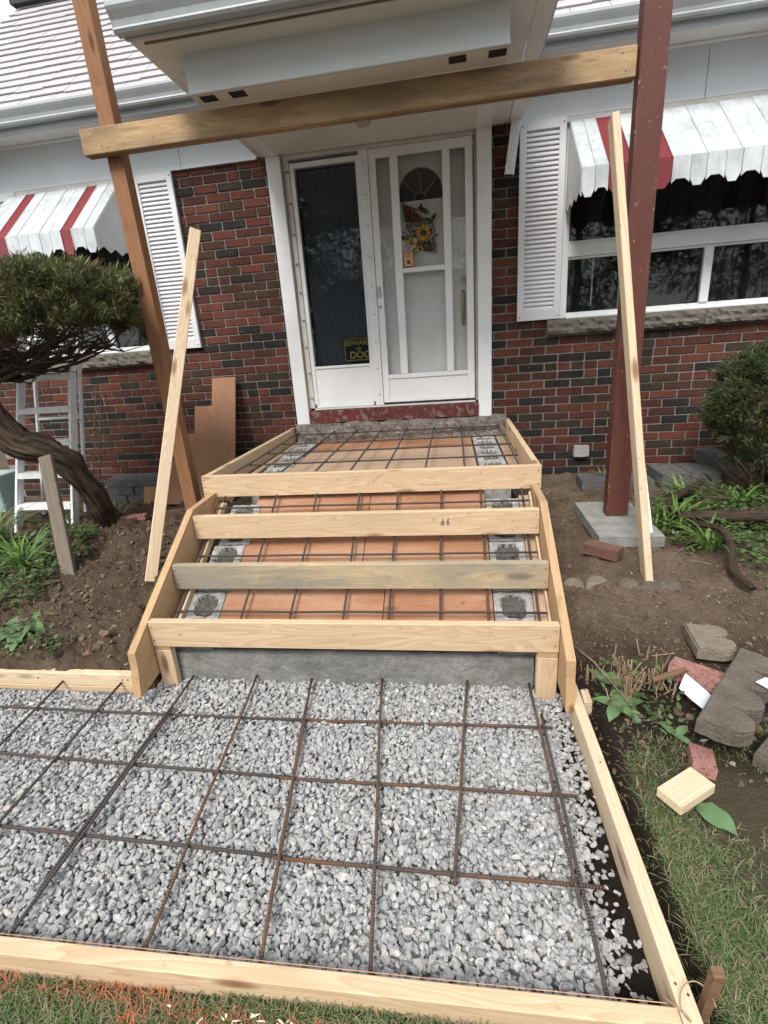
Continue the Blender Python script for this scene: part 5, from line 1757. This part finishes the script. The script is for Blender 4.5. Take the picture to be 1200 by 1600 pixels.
def clods():
    bank = rock_bank(8, 16, .8)
    n = 26000
    x = np.concatenate([rng.uniform(-2.6, -.92, n // 2), rng.uniform(1.2, 2.7, n // 2)])
    y = np.concatenate([rng.uniform(-2.8, -.9, n // 2), rng.uniform(-3.35, -.2, n // 2)])
    s = np.clip(rng.lognormal(-5.75, .62, n), .0018, .022)
    xs = x + .0189 * (y + 2)
    ok = ~((xs > -.9) & (xs < 1.18)) & ~((x > 1.2) & (y > -2.2) & (rng.random(n) < .45)) & ~((x > 1.54) & (x < 1.95) & (y > -1.82) & (y < -1.08))
    x, y, s = x[ok], y[ok], s[ok]
    # broken lumps heaped on the left mound
    k = 620
    bx = rng.uniform(-2.0, -.93, k); by = rng.uniform(-2.78, -1.35, k)
    keep = (vnoise(bx, by, 4) > -.18) & ~((bx < -1.6) & (by > -2.2) & (by < -1.9))
    bx, by = bx[keep], by[keep]
    x = np.concatenate([x, bx]); y = np.concatenate([y, by]); s = np.concatenate([s, np.clip(rng.lognormal(-4.35, .5, len(bx)), .006, .034)])
    P = np.stack([x, y, ground_z(x, y) + np.where(s > .012, -.1, .25) * s], 1)
    o = link("soil_clods", scatter_rocks("soil_clods", P, s, bank, M['clods'])); o["kind"] = "stuff"
    o["label"] = "crumbled lumps of soil and small stones on the dug ground"; o["category"] = "soil"
clods()


def lily(label, x, y, n, L, spread=1.0, seed=0, group="daylily clumps"):
    g = np.random.default_rng(seed)
    z = gz(x, y) - .01
    P = np.stack([x + g.normal(0, .025, n), y + g.normal(0, .025, n), np.full(n, z)], 1)
    V, F = blades(P, g.uniform(0, 6.283, n), g.uniform(.6, 1.1, n) * L, g.uniform(.006, .011, n), g.uniform(.1, .65, n) * spread, 7, .75)
    V[:, :] -= np.array([x, y, z])
    thing("daylily", label, "plant", group=group, data=np_mesh("daylily", V, F, M['lily'], smooth=True), mat=Matrix.Translation((x, y, z)))


lily("small upright daylily growing on the flat block by the wall", 1.955, -.36, 9, .26, .6, 1)
lily("daylily clump between the red post pad and the right brace", 1.985, -1.55, 20, .30, 1.2, 2)
lily("daylily clump right of the right brace, nearest the brace", 2.13, -1.42, 34, .36, 1.2, 3)
lily("daylily clump just in front of the paired grey blocks", 2.36, -.98, 30, .32, 1.2, 4)
lily("drooping daylily clump beside the curved pale branch", 2.15, -1.86, 36, .32, 1.4, 5)
lily("daylily clump under the bush at the right edge", 2.62, -1.15, 20, .30, 1.2, 6)
lily("tall daylily clump at the left edge beside the ladder", -2.92, -1.62, 60, .54, 1.1, 7)
lily("daylily clump left of the grey prop", -2.38, -1.95, 55, .48, 1.1, 8)
lily("daylily clump behind the ladder foot", -2.72, -1.22, 22, .40, 1.0, 9)
lily("low daylily clump in front of the ladder, below the prop", -2.18, -2.12, 20, .34, 1.2, 10)
lily("daylily clump close to the wall behind the trunk", -2.45, -.85, 18, .36, 1.0, 11)


def cover(name, label, zone, n, seed, size):
    g = np.random.default_rng(seed)
    x = g.uniform(zone[0], zone[1], n); y = g.uniform(zone[2], zone[3], n)
    cx, cy = (zone[0] + zone[1]) / 2, (zone[2] + zone[3]) / 2
    e = ((x - cx) / (zone[1] - zone[0]) * 2) ** 2 + ((y - cy) / (zone[3] - zone[2]) * 2) ** 2 + vnoise(x, y, 4) * 1.1
    ok = e < .9
    x, y = x[ok], y[ok]; m = len(x)
    P = np.stack([x, y, ground_z(x, y) + g.uniform(.0, .09, m)], 1)
    V, F = blades(P, g.uniform(0, 6.283, m), g.uniform(.6, 1.2, m) * size, g.uniform(.22, .36, m) * size, g.uniform(.7, 1.5, m), 3, .3)
    o = link(name, np_mesh(name, V, F, M['ivy'])); o["kind"] = "stuff"; o["label"] = label; o["category"] = "ground cover"
cover("ground_cover", "leafy green ground cover round the prop and ladder on the left", (-3.5, -1.75, -2.75, -1.3), 4600, 21, .045)
cover("ground_cover", "dark leafy ground cover below the branches at the right edge", (1.98, 3.3, -2.55, -.7), 4600, 22, .038)
cover("ground_cover", "small weeds between the cut stems near the right form board", (1.26, 1.62, -3.15, -2.75), 150, 23, .03)
cover("ground_cover", "tufts of moss on the left soil mound by the stringer", (-1.16, -.94, -2.5, -2.18), 420, 24, .016)
cover("ground_cover", "grassy tufts at the foot of the mound above the left form board", (-1.9, -1.35, -2.82, -2.66), 260, 25, .03)


def big_leaf(b, base, ang, L, W, droop, curl=.25, crump=.002):
    n = 7
    d = Vector((math.cos(ang), math.sin(ang), 0)); s = Vector((-d.y, d.x, 0))
    vs, fs = [], []
    for i in range(n + 1):
        t = i / n
        w = W * math.sin(math.pi * min(1, (t * .94 + .05)) ** .8) ** .8
        c = Vector(base) + d * L * t + Vector((0, 0, L * (.35 * t - droop * t * t)))
        for k in (-1, -.5, 0, .5, 1):
            vs.append(c + s * w * k + Vector((0, 0, w * curl * abs(k) + random.uniform(-crump, crump))))
    for i in range(n):
        for k in range(4):
            fs.append((5 * i + k, 5 * i + k + 1, 5 * i + k + 6, 5 * i + k + 5))
    b.add(vs, fs)


def hosta(label, x, y, leaves, cat="plant"):
    z = gz(x, y)
    h = thing("hosta", label, cat, (x, y, z), group="broad leaved hostas")
    for a, L, W, dr in leaves:
        b = MB(); big_leaf(b, (x, y, z + .01), R(a), L, W, dr)
        link("leaf", b.mesh("leaf", M['hosta'], True), h)
hosta("broad leaved hosta by the end of the left form board", -1.78, -2.60, [(-70, .22, .055, .5), (-110, .20, .05, .45), (170, .24, .05, .5), (60, .18, .045, .4), (-20, .16, .04, .5), (120, .2, .05, .4)])
hosta("young hosta sprouting beside the cut stems by the right form board", 1.335, -3.0, [(70, .12, .03, .3), (150, .10, .026, .4), (20, .13, .03, .4), (-50, .11, .026, .5), (-120, .10, .026, .4)])
hosta("pair of broad leaves next to the right stringer foot", 1.315, -2.84, [(100, .13, .035, .4), (-30, .12, .036, .4), (20, .10, .03, .4)])
hosta("small sprout beside the broken brick piece", 1.515, -3.14, [(40, .07, .018, .2), (130, .07, .016, .2), (-60, .06, .016, .3)])
fx, fy_ = 1.465, -3.455
lf = thing("fallen_leaf", "large limp green leaf lying on the grass beside the offcut", "leaf", (fx, fy_, gz(fx, fy_) + .02))
b = MB(); big_leaf(b, (fx, fy_ + .01, gz(fx, fy_) + .022), R(-62), .125, .042, .30, .10, .008)
link("leaf_blade", b.mesh("leaf_blade", M['hosta'], True), lf)
b = MB(); big_leaf(b, (fx - .03, fy_ + .0, gz(fx, fy_) + .018), R(140), .05, .020, .3, .12, .007)
link("leaf_blade", b.mesh("leaf_blade", M['hosta'], True), lf)

# cut stems
sb_ = MB()
_cl = [(random.gauss(1.46, .07), random.gauss(-2.90, .09)) for _ in range(16)]
for k in range(150):
    _c = random.choice(_cl)
    x, y = random.gauss(_c[0], .014), random.gauss(_c[1], .014)
    z = gz(x, y)
    a = random.uniform(0, 6.28); le = random.uniform(.035, .11)
    tl2 = min(1.45, abs(random.gauss(.3, .45)))
    sb_.tube([(x, y, z - .01), (x + math.cos(a) * le * math.sin(tl2), y + math.sin(a) * le * math.sin(tl2), z + le * math.cos(tl2))], random.uniform(.0015, .0034), 5)
_cp = thing("cut_plant", "clump of cut brown plant stems left in the dark soil", "plant", (0, 0, 0), data=sb_.mesh("cut_stems", M['stub']))
_cp["kind"] = "stuff"
sb_ = MB().tube([(1.22, -2.68, .10), (1.29, -2.80, .09), (1.36, -2.95, .05), (1.40, -3.05, .03)], .004, 5)
thing("dried_stick", "long thin dead stem lying beside the right stringer", "stem", data=sb_.mesh("dead_stem", M['twig_pale'], True))
sb_ = MB().tube([(1.93, -1.95, gz(1.93, -1.95) + .01), (2.05, -1.86, gz(2.05, -1.86) + .05)], .004, 5).tube([(1.83, -1.86, .20), (2.08, -2.05, .22)], .003, 5).tube([(1.75, -1.80, .215), (1.88, -1.70, .25)], .003, 5)
thing("dried_stick", "dry pale sticks on the soil right of the brace foot", "stem", data=sb_.mesh("dry_sticks", M['twig_pale'], True))
cb = MB()
for x, y, s in ((-1.52, -2.08, .022), (-1.015, -2.56, .026), (-1.1, -2.74, .018), (-1.04, -2.06, .016), (-1.28, -2.1, .01), (1.98, -2.27, .014), (1.60, -3.16, .016), (1.44, -3.06, .014)):
    z = gz(x, y) + .006
    a = random.uniform(0, 3)
    cb.add([(x - s, y, z), (x, y - s * .5, z + .006), (x + s * 1.2, y + .2 * s, z + .004), (x + .2 * s, y + s * .6, z), (x, y, z - .01)], [(0, 1, 2, 3), (0, 4, 1), (1, 4, 2), (2, 4, 3), (3, 4, 0)])
o = link("pale_chips", cb.mesh("pale_chips", M['shavings'])); o["kind"] = "stuff"; o["label"] = "pale chips of debris on the soil"; o["category"] = "debris"


lt = MB()
for k in range(260):
    x, y = (random.uniform(1.24, 2.4), random.uniform(-3.3, -.4)) if k % 3 else (random.uniform(-2.0, -.98), random.uniform(-2.78, -1.2))
    z = gz(x, y) + .004
    a = random.uniform(0, 6.28); L = random.uniform(.012, .07) * (1 if k % 7 else 2)
    lt.tube([(x, y, z), (x + math.cos(a) * L * .5, y + math.sin(a) * L * .5, z + random.uniform(.001, .010)), (x + math.cos(a + .3) * L, y + math.sin(a + .3) * L, z + random.uniform(-.003, .006))], random.uniform(.0007, .0022), 4)
o = link("soil_litter", lt.mesh("soil_litter", M['twig_pale'])); o["kind"] = "stuff"; o["label"] = "bits of root and dry stalk strewn over the dug soil"; o["category"] = "litter"


# ------------------------------------------------------------------ juniper with twisted trunk
def bark_tube(path, radii, n=22, seed=0, amp=.16, twist=2.0):
    pts = [Vector(p) for p in path]
    # resample with Catmull-Rom
    P = []
    Rr_ = []
    for i in range(len(pts) - 1):
        p0, p1, p2, p3 = pts[max(i - 1, 0)], pts[i], pts[i + 1], pts[min(i + 2, len(pts) - 1)]
        for k in range(8):
            t = k / 8
            P.append(.5 * ((2 * p1) + (p2 - p0) * t + (2 * p0 - 5 * p1 + 4 * p2 - p3) * t * t + (3 * p1 - p0 - 3 * p2 + p3) * t ** 3))
            Rr_.append(radii[i] + (radii[i + 1] - radii[i]) * t)
    P.append(pts[-1]); Rr_.append(radii[-1])
    b = MB().tube(P, Rr_, n)
    m = len(P)
    vs = []
    uv = []
    for i in range(m):
        for k in range(n):
            v = Vector(b.v[i * n + k])
            a = 2 * math.pi * k / n + twist * i / m
            g = mnoise.noise(Vector((math.cos(a) * 1.6, math.sin(a) * 1.6, i * .10 + seed))) + .45 * abs(math.sin(a * 3.5 + seed + i * .04)) + .40 * abs(math.sin(a * 8 + seed * 2 - i * .06 + 1.5 * mnoise.noise(Vector((a, i * .12, seed))))) - .45 + .35 * mnoise.noise(Vector((math.cos(a) * 4, math.sin(a) * 4, i * .25 + seed)))
            vs.append(tuple(v + (v - P[i]).normalized() * Rr_[i] * amp * g * 1.6))
    b.v = vs
    me = bpy.data.meshes.new("trunk")
    me.from_pydata(b.v, [], b.f)
    me.materials.append(M['bark'])
    ul = me.uv_layers.new(name="UVMap")
    for p in me.polygons:
        for li in p.loop_indices:
            vi = me.loops[li].vertex_index
            i, k = divmod(vi, n)
            kk = k
            if k == 0 and any((me.loops[q].vertex_index % n) == n - 1 for q in p.loop_indices) and len(p.loop_indices) == 4:
                kk = n
            ul.data[li].uv = ((kk / n), i / m * 3)
    me.polygons.foreach_set("use_smooth", [True] * len(me.polygons))
    me.update()
    return me


def sprays(C, A, rad, n_per, size, g, flat=.0):
    """Needle sprays: around every tuft centre C a burst of narrow faces roughly along axis A."""
    n = len(C)
    m = n * n_per
    c = np.repeat(C, n_per, 0); a = np.repeat(A, n_per, 0)
    d = a + g.normal(0, .55, (m, 3))
    d /= np.linalg.norm(d, axis=1)[:, None]
    st = c + g.normal(0, rad, (m, 3))
    L = size * g.uniform(.5, 1.25, m)
    s = np.cross(d, g.normal(0, 1, (m, 3))); s /= np.linalg.norm(s, axis=1)[:, None] + 1e-9
    w = L * g.uniform(.055, .10, m)
    e = st + d * L[:, None]
    mid = st + d * (L * .5)[:, None]
    V = np.stack([st, mid - s * w[:, None], e, mid + s * w[:, None]], 1).reshape(-1, 3)
    F = np.arange(m * 4).reshape(-1, 4)
    return V, F


def juniper():
    g = np.random.default_rng(31)
    jt = thing("juniper_tree", "old clipped juniper with flat green top and leaning twisted trunk", "tree", (-2.27, -1.18, .2))
    path = [(-2.27, -1.14, 0.14), (-2.262, -1.2, 0.278), (-2.221, -1.3, 0.478), (-2.216, -1.42, 0.683), (-2.249, -1.5, 0.835), (-2.348, -1.57, 0.942), (-2.467, -1.62, 1.023), (-2.584, -1.62, 1.204), (-2.596, -1.6, 1.427)]
    rad = [.125, .090, .078, .082, .090, .098, .092, .075, .05]
    link("trunk", bark_tube(path, rad, 56, 1.0, .26), jt)
    link("stub", bark_tube([(-2.30, -1.44, .74), (-2.33, -1.52, .85), (-2.30, -1.57, .89)], [.055, .05, .03], 14, 4.0), jt)
    bb = MB()
    # long crooked limbs fanning out under the crown
    ends = []
    for k in range(34):
        a = g.uniform(-.9, 1.0) if k < 24 else g.uniform(2.0, 4.2)
        L = g.uniform(.6, 1.36)
        p = Vector((-2.72 + g.uniform(-.05, .05), -1.62 + g.uniform(-.06, .06), g.uniform(1.40, 1.60)))
        q = Vector((-2.72 + math.cos(a) * L, -1.60 + math.sin(a) * L * .75, g.uniform(1.60, 1.74)))
        q.x = min(q.x, -1.50)
        pts = []
        for i in range(7):
            t = i / 6
            pts.append(p.lerp(q, t) + Vector((g.normal(0, .025), g.normal(0, .025), g.normal(0, .02) - .05 * math.sin(math.pi * t))))
        bb.tube(pts, [.020 * (1 - .7 * i / 6) * g.uniform(.7, 1.3) for i in range(7)], 6)
        ends.append(pts[-1])
        for _ in range(7):
            i = g.integers(2, 7)
            s = pts[i]
            e = s + Vector((g.normal(.08, .14), g.normal(-.04, .14), g.uniform(-.04, .20)))
            md = s.lerp(e, .5) + Vector((g.normal(0, .02), g.normal(0, .02), g.normal(0, .02)))
            bb.tube([s, md, e], [.006, .0045, .002], 5)
    link("branches", bb.mesh("branches", M['twig'], True), jt)
    # crown: clumps filling a flat topped pad
    n = 980
    C = []
    cc_ = np.array([-2.36, -1.62, 1.875])
    hz = np.array([.94, .55, .225])
    while len(C) < n:
        q = g.uniform(-1, 1, 3)
        e = (abs(q[0]) ** 3.4 + abs(q[1]) ** 2.6) ** (1 / 3.0)
        if e > 1: continue
        top = 1.0 - .22 * e ** 3 + .30 * mnoise.noise(Vector((q[0] * 4.5, q[1] * 4.5, 2.0)))
        low = -1.0 + .55 * (e ** 2) + .18 * mnoise.noise(Vector((q[0] * 4, q[1] * 4, 8.0)))
        if q[2] > top or q[2] < low: continue
        dep = min(top - q[2], 1.0 - e + .1)
        if dep > .45 and g.random() > .22: continue
        if q[2] < -.35 and g.random() > .42: continue
        C.append(cc_ + q * hz)
    C = np.array(C)
    A = (C - (cc_ - np.array([0, 0, .25]))) / hz
    A /= np.linalg.norm(A, axis=1)[:, None]
    # each clump gets a few tufts
    sub = 8
    C2 = np.repeat(C, sub, 0) + g.normal(0, .023, (n * sub, 3))
    A2 = np.repeat(A, sub, 0) + g.normal(0, .45, (n * sub, 3)) + np.array([0, 0, .12])
    A2 /= np.linalg.norm(A2, axis=1)[:, None]
    V, F = sprays(C2, A2, .016, 22, .040, g)
    o = link("crown", np_mesh("crown", V, F, M['juniper']), jt)
    # loose wispy ends round the rim and the top
    k = 700
    ii = g.integers(0, n, k)
    V, F = sprays(C[ii] + A[ii] * .02, A[ii], .012, 7, .085, g)
    link("crown_wisps", np_mesh("crown_wisps", V, F, M['juniper']), jt)
juniper()
timber("tree_prop", "weathered grey plank propping up the juniper trunk", "prop", (-1.80, -2.21, .16), (-2.10, -1.80, .93), (1, 0.2, 0), .085, .04, 'oldgrey')


def yew():
    g = np.random.default_rng(41)
    s = thing("evergreen_shrub", "rounded dark evergreen shrub at the right edge before the brick wall", "shrub", (3.05, -.75, .2))
    n = 430
    cc_ = np.array([3.06, -.80, .86]); hz = np.array([.52, .42, .50])
    C = []
    while len(C) < n:
        q = g.normal(0, 1, 3); q /= np.linalg.norm(q)
        r_ = g.uniform(.55, 1.0) ** .5
        r_ *= 1 + .16 * mnoise.noise(Vector(q * 2.2) + Vector((5, 5, 5)))
        if q[2] < -.3 and g.random() > .45: continue
        C.append(cc_ + q * r_ * hz)
    C = np.array(C); A = (C - cc_) / hz; A[:, 2] += .45
    A /= np.linalg.norm(A, axis=1)[:, None]
    sub = 8
    C2 = np.repeat(C, sub, 0) + g.normal(0, .03, (n * sub, 3)); A2 = np.repeat(A, sub, 0) + g.normal(0, .4, (n * sub, 3))
    A2 /= np.linalg.norm(A2, axis=1)[:, None]
    V, F = sprays(C2, A2, .012, 24, .040, g)
    link("crown", np_mesh("crown", V, F, M['yew']), s)
    bb = MB()
    for k in range(26):
        a = g.uniform(0, 6.28)
        p = Vector((3.02 + g.normal(0, .05), -.86 + g.normal(0, .05), .22)); q = Vector((3.05 + math.cos(a) * .42, -.80 + math.sin(a) * .34, g.uniform(.5, 1.0)))
        pts = [p.lerp(q, t) + Vector((g.normal(0, .02), g.normal(0, .02), -.08 * math.sin(math.pi * t))) for t in (0, .25, .5, .75, 1)]
        bb.tube(pts, [.014, .011, .009, .006, .003], 5)
    link("branches", bb.mesh("branches", M['twig'], True), s)
yew()
# crawling juniper limbs on the ground at the right
fb_ = thing("fallen_branch", "gnarled brown branch lying along the ground at the right edge", "branch", data=bark_tube([(2.10, -1.50, .315), (2.22, -1.58, .33), (2.42, -1.60, .335), (2.65, -1.62, .34), (3.0, -1.60, .34)], [.022, .032, .036, .04, .05], 16, 2.0))
thing("fallen_branch", "bent pale branch curving down to the soil in front of the gnarled one", "branch", data=bark_tube([(2.13, -1.66, .32), (2.20, -1.86, .35), (2.19, -2.02, .30), (2.14, -2.16, .24), (2.17, -2.30, .20)], [.016, .022, .022, .022, .016], 14, 3.0))
thing("fallen_branch", "pale arched branch in front of the paired grey blocks", "branch", data=bark_tube([(2.12, -1.30, .28), (2.20, -1.18, .33), (2.36, -1.05, .36), (2.50, -.92, .38)], [.024, .026, .022, .018], 14, 5.0))
tg = MB()
for k in range(26):
    x, y = random.uniform(2.45, 3.2), random.uniform(-1.9, -1.1)
    a = random.uniform(0, 6.28); L = random.uniform(.15, .4)
    z = gz(x, y) + random.uniform(.03, .2)
    tg.tube([(x, y, z), (x + math.cos(a) * L * .5, y + math.sin(a) * L * .5, z + random.uniform(-.03, .1)), (x + math.cos(a) * L, y + math.sin(a) * L, z + random.uniform(-.05, .12))], [.008, .006, .003], 5)
thing("dead_twigs", "tangle of dark dead twigs under the evergreen shrub", "twigs", data=tg.mesh("dead_twigs", M['twig'], True))
cr_ = thing("plastic_crate", "pale green plastic box half hidden behind the plants at the left edge", "crate", (-3.42, -1.0, .45))
link("crate_body", MB().box(-3.62, -3.32, -1.1, -.85, .30, .62, ch=.01).box(-3.64, -3.30, -1.12, -.83, .60, .64, ch=.006).mesh("crate_body", painted("pale_green_plastic", (0.33, 0.44, 0.42), (0.15, 0.18, 0.17), 0.4)), cr_)

# ------------------------------------------------------------------ street side, seen only in the glass
def street_tree(label, x, y, h, r_, seed):
    g = np.random.default_rng(seed)
    t = thing("street_tree", label, "tree", (x, y, -.1), group="trees across the street")
    link("trunk", MB().tube([(x, y, -.2), (x + .1, y, h * .35), (x, y + .1, h * .7)], [.22, .17, .08], 10).mesh("trunk", M['twig'], True), t)
    n = 1100
    q = g.normal(0, 1, (n, 3)); q /= np.linalg.norm(q, axis=1)[:, None]
    C = np.array([x, y, h * .60]) + q * (g.uniform(.3, 1, n) ** .5)[:, None] * np.array([r_, r_, h * .42])
    V, F = sprays(C, q, .25, 9, .5, g)
    link("crown", np_mesh("crown", V, F, M['tree_far']), t)
for i, (x, y, h, r_, lab) in enumerate(((-10, -22, 11, 4.4, "leafy street tree reflected at the left of the door glass"), (-3, -20, 10, 3.6, "rounded street tree reflected in the middle of the door glass"),
                                       (6, -21, 10, 3.8, "leafy street tree reflected in the storm door"), (13, -21, 11, 4.2, "leafy street tree reflected in the left of the right window"),
                                       (21, -22, 10, 4.0, "leafy street tree reflected in the right of the right window"))):
    street_tree(lab, x, y, h, r_, 60 + i)  # overlapping row, made dense to block the low sky in the glass
road = link("road", MB().box(-60, 60, -17, -10, -.3, -.09).mesh("road", M['asphalt'])); road["kind"] = "structure"

nh = thing("neighbour_house", "low brick house across the street, seen only as a dark shape in the glass", "house", (-2, -32, -.1))
link("wall", MB().box(-9, 6, -36, -30, -.2, 3.0).mesh("wall", M['brownbrick']), nh)
link("roof", MB().prism([(-9.6, 2.9), (6.6, 2.9), (4.0, 5.6), (-7.0, 5.6)], 'y', -37, -29.5).mesh("roof", M['underlay']), nh)
link("door", MB().box(-1.0, 0, -29.98, -29.9, -.1, 2.1).mesh("door", M['white_old']), nh)
for x in (-6.5, 2.5):
    link("window", MB().box(x, x + 1.8, -29.98, -29.9, .9, 2.2).mesh("window", M['glass']), nh)
